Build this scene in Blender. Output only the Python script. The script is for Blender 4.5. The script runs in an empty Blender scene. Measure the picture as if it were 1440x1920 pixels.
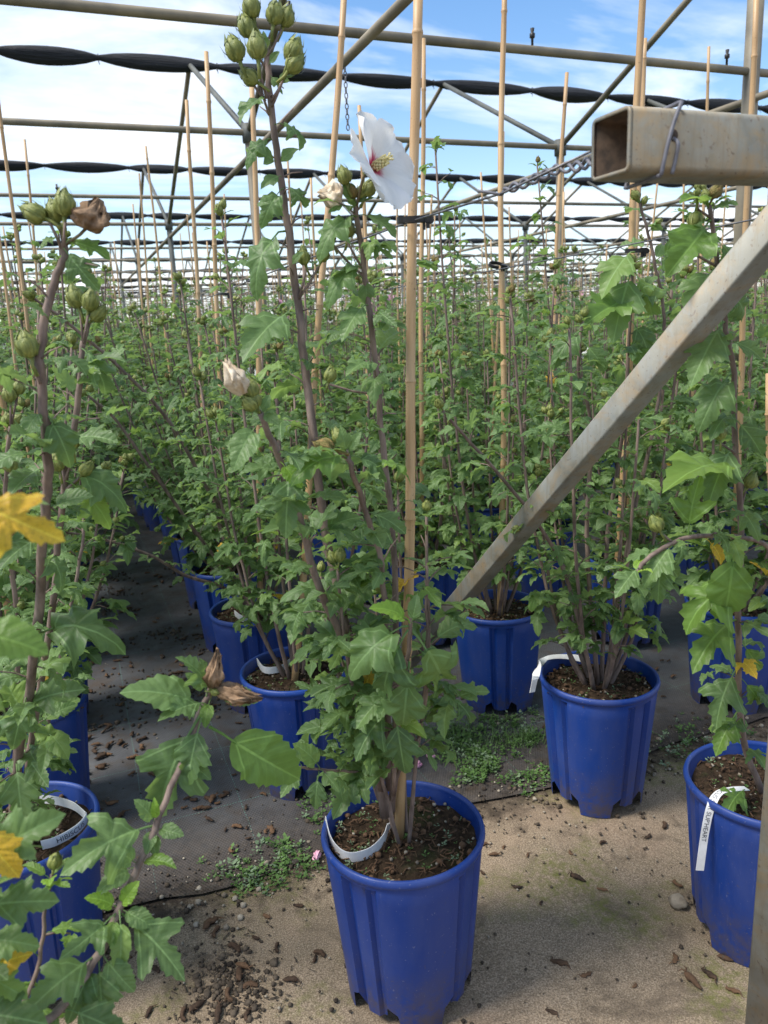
import bpy, math, random
import numpy as np
from mathutils import Vector, Matrix, Quaternion, noise
R = math.radians
V = Vector
random.seed(7)
scene = bpy.context.scene
col = scene.collection

# ------------------------------------------------------------------ camera
CAM_H = 1.25; F = 1440.0
PITCH, ROLL, YAW = R(13.55), R(2.7), R(21.4)
fw = V((math.sin(YAW)*math.cos(PITCH), math.cos(YAW)*math.cos(PITCH), -math.sin(PITCH)))
rt0 = V((math.cos(YAW), -math.sin(YAW), 0)); up0 = rt0.cross(fw)
rt = rt0*math.cos(ROLL) - up0*math.sin(ROLL); up = up0*math.cos(ROLL) + rt0*math.sin(ROLL)
cam_o = V((0, 0, CAM_H))
cd = bpy.data.cameras.new('camera'); cam = bpy.data.objects.new('camera', cd); col.objects.link(cam)
cd.sensor_fit = 'HORIZONTAL'; cd.sensor_width = 36.0; cd.lens = 36.0*F/1440.0
cd.clip_start = 0.02; cd.clip_end = 900
m = Matrix((rt, up, -fw)).transposed().to_4x4(); m.translation = cam_o
cam.matrix_world = m
cd.dof.use_dof = True; cd.dof.focus_distance = 1.6; cd.dof.aperture_fstop = 10.0
scene.camera = cam
def ray(px, py): return fw + rt*((px-720)/F) - up*((py-960)/F)
def atz(px, py, z=0.0):
    d = ray(px, py); return cam_o + d*((z-CAM_H)/d.z)
def aty(px, py, y):
    d = ray(px, py); return cam_o + d*(y/d.y)
def atx(px, py, x):
    d = ray(px, py); return cam_o + d*(x/d.x)
def proj(p):
    v = V(p)-cam_o; z = v.dot(fw)
    return 720+F*v.dot(rt)/z, 960-F*v.dot(up)/z, z

# ------------------------------------------------------------------ world + sun
SUN_EL, SUN_AZ = R(56), R(272)          # azimuth clockwise from +Y
w = bpy.data.worlds.new('World'); scene.world = w; w.use_nodes = True
nt = w.node_tree; N = nt.nodes; L = nt.links
for n in list(N): N.remove(n)
out = N.new('ShaderNodeOutputWorld'); bg = N.new('ShaderNodeBackground')
sky = N.new('ShaderNodeTexSky'); sky.sky_type = 'NISHITA'; sky.sun_disc = False
sky.sun_elevation = SUN_EL; sky.sun_rotation = SUN_AZ; sky.altitude = 100; sky.air_density = 1.0; sky.dust_density = 0.6; sky.ozone_density = 1.5
tc = N.new('ShaderNodeTexCoord'); sep = N.new('ShaderNodeSeparateXYZ'); L.new(tc.outputs['Generated'], sep.inputs[0])
def wm(op, a, b=None):
    n = N.new('ShaderNodeMath'); n.operation = op
    for i, s in enumerate((a, b)):
        if s is None: continue
        if isinstance(s, (int, float)): n.inputs[i].default_value = s
        else: L.new(s, n.inputs[i])
    return n.outputs[0]
den = wm('ADD', wm('MAXIMUM', sep.outputs[2], 0.0), 0.16)
cx = wm('DIVIDE', sep.outputs[0], den); cy = wm('DIVIDE', sep.outputs[1], den)
cmb = N.new('ShaderNodeCombineXYZ'); L.new(wm('MULTIPLY', cx, 0.62), cmb.inputs[0]); L.new(cy, cmb.inputs[1]); cmb.inputs[2].default_value = 3.7
nz = N.new('ShaderNodeTexNoise'); nz.inputs['Scale'].default_value = 1.5; nz.inputs['Detail'].default_value = 9; nz.inputs['Roughness'].default_value = 0.56; nz.inputs['Distortion'].default_value = 0.5
L.new(cmb.outputs[0], nz.inputs['Vector'])
rp = N.new('ShaderNodeValToRGB'); rp.color_ramp.elements[0].position = 0.45; rp.color_ramp.elements[1].position = 0.66
L.new(nz.outputs['Fac'], rp.inputs[0])
# low haze of cloud near the horizon
hz = wm('POWER', wm('SUBTRACT', 1.0, wm('MAXIMUM', sep.outputs[2], 0.0)), 9.0)
fac = wm('MINIMUM', wm('ADD', wm('MULTIPLY', rp.outputs[0], 0.92), wm('MULTIPLY', hz, 0.7)), 0.96)
mx = N.new('ShaderNodeMixRGB'); L.new(fac, mx.inputs[0])
hs = N.new('ShaderNodeHueSaturation'); hs.inputs['Saturation'].default_value = 1.22; hs.inputs['Value'].default_value = 1.55; L.new(sky.outputs[0], hs.inputs['Color'])
L.new(hs.outputs[0], mx.inputs[1]); mx.inputs[2].default_value = (9.0, 9.3, 9.7, 1)
L.new(mx.outputs[0], bg.inputs[0]); bg.inputs[1].default_value = 0.098
L.new(bg.outputs[0], out.inputs[0])
sd = bpy.data.lights.new('sun', 'SUN'); sun = bpy.data.objects.new('sun', sd); col.objects.link(sun)
sd.energy = 3.4; sd.angle = R(20); sd.color = (1.0, 0.95, 0.87)
sdir = V((math.sin(SUN_AZ)*math.cos(SUN_EL), math.cos(SUN_AZ)*math.cos(SUN_EL), math.sin(SUN_EL)))
sun.rotation_euler = sdir.to_track_quat('Z', 'Y').to_euler(); sun.location = (0, 0, 12)
vs = scene.view_settings
vs.view_transform = 'Standard'; vs.look = 'None'; vs.exposure = 0.6; vs.gamma = 1.0; vs.use_curve_mapping = False
scene.render.engine = 'CYCLES'
scene.cycles.max_bounces = 4; scene.cycles.diffuse_bounces = 3; scene.cycles.glossy_bounces = 1; scene.cycles.transmission_bounces = 2

# ------------------------------------------------------------------ material helpers
def newmat(name):
    m = bpy.data.materials.new(name); m.use_nodes = True
    t = m.node_tree; b = t.nodes['Principled BSDF']; o = t.nodes['Material Output']
    return m, t, b, o
class NB:
    def __init__(s, t): s.t = t
    def n(s, typ, **kw):
        x = s.t.nodes.new(typ)
        for k, v in kw.items(): setattr(x, k, v)
        return x
    def put(s, sock, v):
        if v is None: return
        if hasattr(v, 'is_linked') or hasattr(v, 'links'): s.t.links.new(v, sock)
        else: sock.default_value = v
    def math(s, op, a, b=None, c=None, clamp=False):
        x = s.n('ShaderNodeMath', operation=op, use_clamp=clamp)
        for i, v in enumerate((a, b, c)): s.put(x.inputs[i], v)
        return x.outputs[0]
    def noise(s, vec, scale, detail=4, rough=0.55, dist=0.0):
        x = s.n('ShaderNodeTexNoise'); s.put(x.inputs['Vector'], vec)
        x.inputs['Scale'].default_value = scale; x.inputs['Detail'].default_value = detail; x.inputs['Roughness'].default_value = rough; x.inputs['Distortion'].default_value = dist
        return x.outputs['Fac']
    def ramp(s, fac, stops, interp='LINEAR'):
        x = s.n('ShaderNodeValToRGB'); s.put(x.inputs[0], fac); r = x.color_ramp; r.interpolation = interp
        while len(r.elements) < len(stops): r.elements.new(0.5)
        for e, (p, c) in zip(r.elements, stops):
            e.position = p; e.color = (c, c, c, 1) if isinstance(c, (int, float)) else (*c, 1)
        return x.outputs[0]
    def mix(s, f, a, b, blend='MIX'):
        x = s.n('ShaderNodeMixRGB', blend_type=blend); s.put(x.inputs[0], f)
        for i, v in ((1, a), (2, b)):
            if isinstance(v, tuple): v = (*v, 1) if len(v) == 3 else v
            s.put(x.inputs[i], v)
        return x.outputs[0]
    def bump(s, h, strength, dist, prev=None):
        x = s.n('ShaderNodeBump'); x.inputs['Strength'].default_value = strength; x.inputs['Distance'].default_value = dist
        s.put(x.inputs['Height'], h)
        if prev is not None: s.t.links.new(prev, x.inputs['Normal'])
        return x.outputs[0]
    def obj(s): return s.n('ShaderNodeTexCoord').outputs['Object']
    def pos(s): return s.n('ShaderNodeNewGeometry').outputs['Position']
    def scaled(s, vec, sc):
        x = s.n('ShaderNodeMapping'); s.put(x.inputs['Vector'], vec); x.inputs['Scale'].default_value = sc; return x.outputs[0]

M = {}
def mat_leaf(key, dark, light, young, joined, rough=0.46, trans=0.33, spots=0.0):
    m, t, b, o = newmat(key); nb = NB(t)
    uv = nb.n('ShaderNodeUVMap').outputs[0]
    sp = nb.n('ShaderNodeSeparateXYZ'); nb.put(sp.inputs[0], uv); x, y = sp.outputs[0], sp.outputs[1]
    ax = nb.math('ABSOLUTE', nb.math('SUBTRACT', x, 0.5))
    if joined:
        a = nb.n('ShaderNodeAttribute', attribute_name='tint').outputs['Fac']
        rnd = nb.math('ADD', nb.math('MULTIPLY', a, 0.68), nb.math('MULTIPLY', nb.n('ShaderNodeObjectInfo').outputs['Random'], 0.32))
    else:
        rnd = nb.n('ShaderNodeObjectInfo').outputs['Random']
    n1 = nb.noise(nb.obj(), 9.0 if not joined else 14.0, 3)
    base = nb.ramp(rnd, [(0.0, dark), (0.72, light), (0.9, light), (1.0, young)])
    base = nb.mix(nb.math('MULTIPLY', nb.math('SUBTRACT', n1, 0.4), 0.9, clamp=True), base, tuple(c*1.5 for c in light))
    # veins : midrib, two lobe veins and side veins
    mid = nb.math('LESS_THAN', ax, nb.math('SUBTRACT', 0.017, nb.math('MULTIPLY', y, 0.010)))
    d2 = nb.math('ABSOLUTE', nb.math('SUBTRACT', nb.math('MULTIPLY', ax, 0.80), nb.math('MULTIPLY', nb.math('SUBTRACT', y, 0.05), 0.72)))
    lob = nb.math('MULTIPLY', nb.math('LESS_THAN', d2, 0.010), nb.math('LESS_THAN', y, 0.5))
    sv = nb.math('FRACT', nb.math('MULTIPLY', nb.math('SUBTRACT', y, nb.math('MULTIPLY', ax, 0.9)), 8.0))
    side = nb.math('LESS_THAN', nb.math('ABSOLUTE', nb.math('SUBTRACT', sv, 0.5)), 0.05)
    vein = nb.math('MAXIMUM', nb.math('MAXIMUM', mid, lob), nb.math('MULTIPLY', side, 0.22))
    veincol = tuple(min(1, c*2.1+0.03) for c in light)
    colr = nb.mix(nb.math('MULTIPLY', vein, 0.5), base, veincol)
    if spots:
        nn = nb.noise(nb.scaled(uv, (1, 1, 1)), 26.0, 4, 0.7)
        colr = nb.mix(nb.math('MULTIPLY', nb.ramp(nn, [(0.56, 0.0), (0.62, 1.0)]), spots), colr, (0.22, 0.10, 0.03))
        edge = nb.ramp(nb.noise(uv, 5.0, 2), [(0.55, 0.0), (0.75, 1.0)])
        colr = nb.mix(nb.math('MULTIPLY', edge, 0.4), colr, (0.35, 0.20, 0.03))
    gb = nb.n('ShaderNodeNewGeometry').outputs['Backfacing']
    colr = nb.mix(nb.math('MULTIPLY', gb, 0.55), colr, tuple(c*1.35+0.025 for c in light))
    nb.put(b.inputs['Base Color'], colr)
    nb.put(b.inputs['Roughness'], nb.math('ADD', rough, nb.math('MULTIPLY', gb, 0.25)))
    b.inputs['Specular IOR Level'].default_value = 0.36
    hgt = nb.math('ADD', nb.math('MULTIPLY', nb.math('SINE', nb.math('MULTIPLY', sv, 3.1416)), 0.28), nb.math('SUBTRACT', nb.math('MULTIPLY', nb.noise(uv, 9.0, 2), 0.9), nb.math('MULTIPLY', vein, 0.8)))
    bmp = nb.bump(hgt, 0.35, 0.004)
    nb.put(b.inputs['Normal'], bmp)
    tr = nb.n('ShaderNodeBsdfTranslucent'); nb.put(tr.inputs[0], nb.mix(0.55, colr, tuple(min(1, c*2.6) for c in young)))
    ms = nb.n('ShaderNodeMixShader'); ms.inputs[0].default_value = trans
    t.links.new(b.outputs[0], ms.inputs[1]); t.links.new(tr.outputs[0], ms.inputs[2]); t.links.new(ms.outputs[0], o.inputs[0])
    M[key] = m
DK, LT, YG = (0.054, 0.104, 0.037), (0.118, 0.195, 0.066), (0.20, 0.30, 0.065)
mat_leaf('leaf', DK, LT, YG, False)
mat_leaf('leaf_joined', DK, LT, YG, True)
mat_leaf('leaf_young', (0.13, 0.25, 0.03), (0.19, 0.33, 0.045), (0.26, 0.40, 0.06), False, 0.4, 0.42)
mat_leaf('leaf_lime', (0.085, 0.165, 0.035), (0.125, 0.22, 0.045), (0.20, 0.29, 0.05), False, 0.42, 0.4)
mat_leaf('leaf_yellow', (0.52, 0.31, 0.025), (0.60, 0.36, 0.03), (0.66, 0.42, 0.05), False, 0.5, 0.35, 0.8)

def mat_simple(key, c1, c2, scale, rough=0.6, bump=0.2, bdist=0.003, detail=4, stretch=None, spec=0.4, metal=0.0, lo=0.35, hi=0.65):
    m, t, b, o = newmat(key); nb = NB(t); v = nb.obj()
    if stretch: v = nb.scaled(v, stretch)
    f = nb.noise(v, scale, detail, 0.6)
    nb.put(b.inputs['Base Color'], nb.ramp(f, [(lo, c1), (hi, c2)]))
    b.inputs['Roughness'].default_value = rough; b.inputs['Specular IOR Level'].default_value = spec; b.inputs['Metallic'].default_value = metal
    if bump: nb.put(b.inputs['Normal'], nb.bump(f, bump, bdist))
    M[key] = m; return m
mat_simple('stem', (0.115, 0.080, 0.065), (0.26, 0.19, 0.155), 60, 0.75, 0.5, 0.002, stretch=(1, 1, 0.25))
mat_simple('twig', (0.10, 0.085, 0.05), (0.20, 0.16, 0.09), 60, 0.7, 0.3, 0.001)
mat_simple('bud', (0.10, 0.135, 0.03), (0.27, 0.29, 0.075), 4.5, 0.5, 0.25, 0.03, stretch=(1, 1, .22))
mat_simple('bud_old', (0.13, 0.13, 0.03), (0.30, 0.20, 0.07), 4, 0.7, 0.5, 0.05, stretch=(1, 1, .3))
mat_simple('dry', (0.018, 0.012, 0.008), (0.085, 0.05, 0.03), 45, 0.9, 0.6, 0.004)
mat_simple('wilt', (0.42, 0.31, 0.19), (0.72, 0.64, 0.50), 40, 0.7, 0.5, 0.003)
mat_simple('wilt_brown', (0.14, 0.085, 0.045), (0.34, 0.22, 0.13), 60, 0.85, 0.7, 0.004)
mat_simple('tag', (0.66, 0.66, 0.65), (0.82, 0.82, 0.82), 30, 0.45, 0.0)
mat_simple('ink', (0.03, 0.03, 0.04), (0.07, 0.07, 0.08), 90, 0.6, 0.0)
mat_simple('plastic_black', (0.012, 0.012, 0.013), (0.03, 0.03, 0.032), 40, 0.45, 0.1)
mat_simple('wire', (0.10, 0.10, 0.11), (0.24, 0.23, 0.23), 70, 0.5, 0.3, 0.001, metal=0.7)
mat_simple('twist_wire', (0.10, 0.10, 0.12), (0.17, 0.17, 0.19), 50, 0.5, 0.2, 0.001)
mat_simple('pebble', (0.16, 0.13, 0.095), (0.42, 0.37, 0.29), 26, 0.85, 0.4)
mat_simple('crumb', (0.028, 0.020, 0.014), (0.13, 0.10, 0.07), 30, 0.95, 0.4)
mat_simple('weed', (0.045, 0.10, 0.02), (0.10, 0.19, 0.045), 30, 0.6, 0.0)
mat_simple('weed_blue', (0.10, 0.16, 0.09), (0.20, 0.27, 0.15), 30, 0.6, 0.0)
mat_simple('petal_pink', (0.75, 0.30, 0.45), (0.85, 0.60, 0.68), 30, 0.6, 0.0)
mat_simple('stamen', (0.72, 0.62, 0.25), (0.85, 0.78, 0.45), 200, 0.8, 0.6, 0.002)
mat_simple('frame', (0.13, 0.115, 0.085), (0.26, 0.22, 0.15), 4, 0.55, 0.15, 0.002, detail=8, spec=0.4)
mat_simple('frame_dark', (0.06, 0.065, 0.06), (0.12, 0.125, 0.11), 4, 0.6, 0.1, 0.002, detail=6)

t_ = M['dry'].node_tree; nb = NB(t_); b = t_.nodes['Principled BSDF']; src = b.inputs['Base Color'].links[0].from_socket
nb.put(b.inputs['Base Color'], nb.mix(nb.math('POWER', nb.n('ShaderNodeObjectInfo').outputs['Random'], 2.0), src, nb.mix(0.6, src, (0.22, 0.12, 0.06))))
# bamboo
m, t, b, o = newmat('bamboo'); nb = NB(t); ob = nb.obj()
f = nb.noise(nb.scaled(ob, (60, 60, 2.0)), 2.0, 4, 0.6)
f2 = nb.noise(ob, 3.0, 3)
c = nb.ramp(f, [(0.3, (0.40, 0.23, 0.095)), (0.7, (0.60, 0.40, 0.20))])
c = nb.mix(nb.ramp(f2, [(0.45, 0.0), (0.7, 0.55)]), c, (0.60, 0.47, 0.30))
c = nb.mix(nb.math('MULTIPLY', nb.n('ShaderNodeObjectInfo').outputs['Random'], 0.35), c, (0.36, 0.22, 0.11))
spk = nb.ramp(nb.noise(ob, 160, 2), [(0.66, 0.0), (0.72, 0.6)]); c = nb.mix(spk, c, (0.16, 0.09, 0.04))
nb.put(b.inputs['Base Color'], c); b.inputs['Roughness'].default_value = 0.5; nb.put(b.inputs['Normal'], nb.bump(f, 0.15, 0.001)); M['bamboo'] = m
m, t, b, o = newmat('bamboo_node'); nb = NB(t)
nb.put(b.inputs['Base Color'], nb.ramp(nb.noise(nb.obj(), 120, 3), [(0.35, (0.22, 0.12, 0.05)), (0.65, (0.52, 0.34, 0.17))])); b.inputs['Roughness'].default_value = 0.7; M['bamboo_node'] = m

# pot plastic
m, t, b, o = newmat('pot_blue'); nb = NB(t); ob = nb.obj()
rnd = nb.n('ShaderNodeObjectInfo').outputs['Random']
c = nb.mix(rnd, (0.004, 0.030, 0.185), (0.006, 0.048, 0.26))
dust = nb.ramp(nb.noise(nb.scaled(ob, (6, 6, 2.2)), 2.0, 6, 0.65), [(0.42, 0.0), (0.8, 0.42)])
c = nb.mix(dust, c, (0.10, 0.115, 0.23))
spk = nb.ramp(nb.noise(ob, 210, 2, 0.5), [(0.69, 0.0), (0.74, 0.5)]); c = nb.mix(spk, c, (0.20, 0.21, 0.30))
scr = nb.ramp(nb.noise(nb.scaled(ob, (160, 160, 5)), 1.6, 3, 0.6), [(0.67, 0.0), (0.73, 0.3)]); c = nb.mix(scr, c, (0.11, 0.14, 0.33))
sz = nb.n('ShaderNodeSeparateXYZ'); nb.put(sz.inputs[0], ob)
mud = nb.math('MULTIPLY', nb.ramp(sz.outputs[2], [(0.0, 1.0), (0.15, 0.0)]), nb.ramp(nb.noise(ob, 26, 6, 0.75), [(0.40, 0.0), (0.60, 0.9)]))
c = nb.mix(mud, c, (0.085, 0.064, 0.045))
spl = nb.ramp(nb.noise(ob, 85, 3, 0.6), [(0.66, 0.0), (0.70, 0.55)]); c = nb.mix(nb.math('MULTIPLY', spl, nb.ramp(sz.outputs[2], [(0.05, 1.0), (0.30, 0.15)])), c, (0.10, 0.08, 0.06))
nb.put(b.inputs['Base Color'], c)
nb.put(b.inputs['Roughness'], nb.math('ADD', 0.40, nb.math('MULTIPLY', dust, 0.6))); b.inputs['Specular IOR Level'].default_value = 0.45
nb.put(b.inputs['Normal'], nb.bump(nb.noise(ob, 25, 4), 0.08, 0.004)); M['pot_blue'] = m

# soil
m, t, b, o = newmat('soil'); nb = NB(t); ob = nb.pos()
f = nb.noise(ob, 55, 8, 0.7); f2 = nb.noise(ob, 9, 4)
c = nb.ramp(f, [(0.3, (0.018, 0.012, 0.008)), (0.55, (0.055, 0.036, 0.022)), (0.72, (0.13, 0.09, 0.055))])
c = nb.mix(nb.ramp(f2, [(0.56, 0.0), (0.68, 0.6)]), c, (0.045, 0.062, 0.02))
nb.put(b.inputs['Base Color'], c); b.inputs['Roughness'].default_value = 0.95; b.inputs['Specular IOR Level'].default_value = 0.15
nb.put(b.inputs['Normal'], nb.bump(f, 0.9, 0.012)); M['soil'] = m

# concrete
m, t, b, o = newmat('concrete'); nb = NB(t); p = nb.pos()
big = nb.noise(p, 2.2, 5, 0.6); midn = nb.noise(p, 14, 6, 0.65); fine = nb.noise(p, 330, 3, 0.6); gr = nb.noise(p, 130, 3, 0.7)
c = nb.ramp(big, [(0.3, (0.205, 0.162, 0.112)), (0.5, (0.295, 0.228, 0.155)), (0.72, (0.38, 0.283, 0.190))])
c = nb.mix(nb.ramp(midn, [(0.4, 0.0), (0.75, 0.45)]), c, (0.45, 0.345, 0.245))
c = nb.mix(nb.ramp(fine, [(0.36, 0.75), (0.56, 0.0)]), c, (0.11, 0.085, 0.06))
c = nb.mix(nb.ramp(fine, [(0.56, 0.0), (0.72, 0.6)]), c, (0.54, 0.46, 0.36))
c = nb.mix(nb.ramp(gr, [(0.62, 0.0), (0.72, 0.75)]), c, (0.06, 0.047, 0.034))
pk = nb.ramp(nb.noise(p, 3.1, 3, 0.5, 0.3), [(0.55, 0.0), (0.72, 0.35)]); c = nb.mix(pk, c, (0.40, 0.275, 0.195))
stain = nb.ramp(nb.noise(p, 6.0, 6, 0.7, 0.6), [(0.52, 0.0), (0.64, 0.62)]); c = nb.mix(stain, c, (0.085, 0.066, 0.048))
mo = nb.math('MULTIPLY', nb.ramp(nb.noise(p, 3.6, 4, 0.6), [(0.52, 0.0), (0.66, 1.0)]), nb.ramp(nb.noise(p, 60, 4, 0.7), [(0.38, 0.0), (0.60, 0.85)]))
c = nb.mix(mo, c, (0.135, 0.145, 0.035))
# dirt washed along the mat edge (y about 1.6)
py_ = nb.n('ShaderNodeSeparateXYZ'); nb.put(py_.inputs[0], p)
ed = nb.ramp(nb.math('ADD', py_.outputs[1], nb.math('MULTIPLY', nb.math('SUBTRACT', midn, 0.5), 0.42)), [(0.0, 0.0), (1.44, 0.0), (1.58, 0.9)])
x = ed.node; x.color_ramp.elements[1].position = 0.74; x.color_ramp.elements[2].position = 0.80
dv = nb.math('DIVIDE', nb.math('ADD', py_.outputs[1], nb.math('MULTIPLY', nb.math('SUBTRACT', midn, 0.5), 0.42)), 2.0); nb.put(x.inputs[0], dv)
c = nb.mix(ed, c, (0.042, 0.032, 0.024))
nb.put(b.inputs['Base Color'], c); b.inputs['Roughness'].default_value = 0.92; b.inputs['Specular IOR Level'].default_value = 0.2
nb.put(b.inputs['Normal'], nb.bump(fine, 0.55, 0.003, nb.bump(gr, 0.5, 0.006, nb.bump(midn, 0.5, 0.02)))); M['concrete'] = m

# woven ground cover
m, t, b, o = newmat('weed_mat'); nb = NB(t); p = nb.pos(); s3 = nb.n('ShaderNodeSeparateXYZ'); nb.put(s3.inputs[0], p)
X, Y = s3.outputs[0], s3.outputs[1]
wx = nb.math('SINE', nb.math('MULTIPLY', X, 2*math.pi/0.0078)); wy = nb.math('SINE', nb.math('MULTIPLY', Y, 2*math.pi/0.013))
weave = nb.math('MULTIPLY', wx, wy)
big = nb.noise(p, 3.0, 6, 0.65); bg2 = nb.noise(p, 11, 5, 0.65)
c = nb.ramp(big, [(0.32, (0.042, 0.043, 0.047)), (0.55, (0.080, 0.082, 0.088)), (0.75, (0.135, 0.137, 0.142))])
c = nb.mix(nb.ramp(weave, [(0.1, 0.0), (0.8, 0.45)]), c, (0.15, 0.155, 0.165))
c = nb.mix(nb.ramp(bg2, [(0.48, 0.0), (0.68, 0.7)]), c, (0.070, 0.052, 0.038))
def gridline(co, period, off):
    fr = nb.math('FRACT', nb.math('DIVIDE', nb.math('ADD', co, off), period))
    return nb.math('LESS_THAN', nb.math('ABSOLUTE', nb.math('SUBTRACT', fr, 0.5)), 0.0042)
gx = nb.math('MULTIPLY', gridline(nb.math('ADD', X, nb.math('MULTIPLY', nb.math('SUBTRACT', bg2, 0.5), 0.006)), 0.25, 0.095), nb.math('GREATER_THAN', wy, -0.35))
gy = nb.math('MULTIPLY', gridline(nb.math('ADD', Y, nb.math('MULTIPLY', nb.math('SUBTRACT', bg2, 0.5), 0.008)), 0.30, 0.06), nb.math('GREATER_THAN', wx, -0.35))
gl = nb.math('MULTIPLY', nb.math('MAXIMUM', gx, gy), nb.ramp(big, [(0.35, 0.25), (0.6, 0.8)]))
c = nb.mix(gl, c, (0.13, 0.27, 0.23))
de = nb.ramp(nb.math('ADD', Y, nb.math('MULTIPLY', nb.math('SUBTRACT', bg2, 0.5), 1.3)), [(0.0, 1.0), (1.0, 0.0)]); dn = de.node
nb.put(dn.inputs[0], nb.math('DIVIDE', nb.math('SUBTRACT', nb.math('ADD', Y, nb.math('MULTIPLY', nb.math('SUBTRACT', bg2, 0.5), 0.7)), 1.55), 0.40))
c = nb.mix(nb.math('MULTIPLY', de, 0.92), c, nb.ramp(nb.noise(p, 70, 6, 0.7), [(0.35, (0.022, 0.016, 0.011)), (0.6, (0.065, 0.048, 0.034)), (0.75, (0.14, 0.11, 0.08))]))
nb.put(b.inputs['Base Color'], c); nb.put(b.inputs['Roughness'], nb.ramp(bg2, [(0.3, 0.48), (0.7, 0.85)])); b.inputs['Specular IOR Level'].default_value = 0.35
nb.put(b.inputs['Normal'], nb.bump(weave, 0.35, 0.0015, nb.bump(big, 0.4, 0.03))); M['weed_mat'] = m

# galvanised steel with rust stain
m, t, b, o = newmat('galvanised'); nb = NB(t); p = nb.obj()
f = nb.noise(p, 16, 6, 0.65, 0.4); vo = nb.n('ShaderNodeTexVoronoi'); nb.put(vo.inputs['Vector'], nb.scaled(p, (1, 1, 1))); vo.inputs['Scale'].default_value = 55
sp_ = nb.math('MULTIPLY', nb.ramp(vo.outputs['Color'], [(0.2, 0.0), (0.8, 0.35)]), 1.0)
c = nb.ramp(f, [(0.32, (0.150, 0.142, 0.110)), (0.65, (0.265, 0.262, 0.222))])
c = nb.mix(sp_, c, (0.22, 0.24, 0.24))
rs = nb.ramp(nb.noise(nb.scaled(p, (1.2, 1.2, 1.2)), 9, 7, 0.7, 0.8), [(0.47, 0.0), (0.66, 0.8)]); c = nb.mix(rs, c, (0.27, 0.19, 0.095))
ck = nb.ramp(nb.noise(p, 38, 4, 0.6, 2.0), [(0.66, 0.0), (0.70, 0.7)]); c = nb.mix(ck, c, (0.09, 0.06, 0.045))
stk = nb.ramp(nb.noise(nb.scaled(p, (90, 90, 9)), 1.0, 4, 0.65), [(0.52, 0.0), (0.72, 0.6)]); c = nb.mix(stk, c, (0.17, 0.135, 0.085))
pit = nb.ramp(nb.noise(p, 150, 2, 0.5), [(0.66, 0.0), (0.72, 0.6)]); c = nb.mix(pit, c, (0.12, 0.085, 0.06))
nb.put(b.inputs['Base Color'], c); b.inputs['Metallic'].default_value = 0.25; nb.put(b.inputs['Roughness'], nb.ramp(f, [(0.3, 0.45), (0.7, 0.7)]))
nb.put(b.inputs['Normal'], nb.bump(f, 0.2, 0.002)); M['galvanised'] = m
mat_simple('rusty_shade', (0.035, 0.025, 0.018), (0.13, 0.085, 0.055), 30, 0.9, 0.5, 0.003)  # dark rust brown; on inner tube walls it stands in for shade

# black shade net
m, t, b, o = newmat('shade_net'); nb = NB(t); ob = nb.obj()
f = nb.noise(nb.scaled(ob, (3, 60, 60)), 1.0, 5, 0.6)
nb.put(b.inputs['Base Color'], nb.ramp(f, [(0.3, (0.005, 0.006, 0.008)), (0.7, (0.018, 0.020, 0.025))])); b.inputs['Roughness'].default_value = 0.75
nb.put(b.inputs['Normal'], nb.bump(f, 0.8, 0.03)); M['shade_net'] = m

# white petal with red throat (uv.y = 0 at the throat)
def mat_petal(key, base, throat):
    m, t, b, o = newmat(key); nb = NB(t); uv = nb.n('ShaderNodeUVMap').outputs[0]
    s = nb.n('ShaderNodeSeparateXYZ'); nb.put(s.inputs[0], uv)
    ang = nb.noise(nb.scaled(uv, (26, 1.2, 1)), 1.0, 3)
    c = nb.ramp(nb.math('ADD', s.outputs[1], nb.math('MULTIPLY', nb.math('SUBTRACT', ang, 0.5), 0.22)), [(0.15, throat), (0.25, base)])
    c = nb.mix(nb.ramp(ang, [(0.4, 0.12), (0.6, 0.0)]), c, tuple(v*0.8 for v in base))
    nb.put(b.inputs['Base Color'], c); b.inputs['Roughness'].default_value = 0.6
    nb.put(b.inputs['Normal'], nb.bump(ang, 0.35, 0.003))
    tr = nb.n('ShaderNodeBsdfTranslucent'); nb.put(tr.inputs[0], c); ms = nb.n('ShaderNodeMixShader'); ms.inputs[0].default_value = 0.3
    t.links.new(b.outputs[0], ms.inputs[1]); t.links.new(tr.outputs[0], ms.inputs[2]); t.links.new(ms.outputs[0], o.inputs[0]); M[key] = m
mat_petal('petal_white', (0.84, 0.84, 0.83), (0.55, 0.02, 0.10))
mat_petal('petal_rose', (0.75, 0.42, 0.56), (0.45, 0.02, 0.10))

# ------------------------------------------------------------------ mesh helpers
def mesh(name, v, f, mats, smooth=True, uv=None, tint=None, midx=None):
    me = bpy.data.meshes.new(name); me.from_pydata([tuple(p) for p in v], [], f)
    for k in (mats if isinstance(mats, (list, tuple)) else [mats]): me.materials.append(M[k])
    if smooth: me.polygons.foreach_set('use_smooth', [True]*len(me.polygons))
    if midx is not None: me.polygons.foreach_set('material_index', midx)
    if uv is not None:
        ul = me.uv_layers.new(name='UVMap'); li = np.empty(len(me.loops), dtype=np.int32); me.loops.foreach_get('vertex_index', li)
        ul.data.foreach_set('uv', np.asarray(uv, dtype=np.float32)[li].ravel())
    if tint is not None:
        at = me.attributes.new('tint', 'FLOAT', 'POINT'); at.data.foreach_set('value', np.asarray(tint, dtype=np.float32))
    me.update(); return me
def link(name, data, parent=None, mtx=None):
    o = bpy.data.objects.new(name, data); col.objects.link(o)
    if parent is not None: o.parent = parent
    if mtx is not None: o.matrix_basis = mtx
    return o
def tag(o, label=None, cat=None, group=None, kind=None):
    for k, v in (('label', label), ('category', cat), ('group', group), ('kind', kind)):
        if v: o[k] = v
    return o
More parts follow.
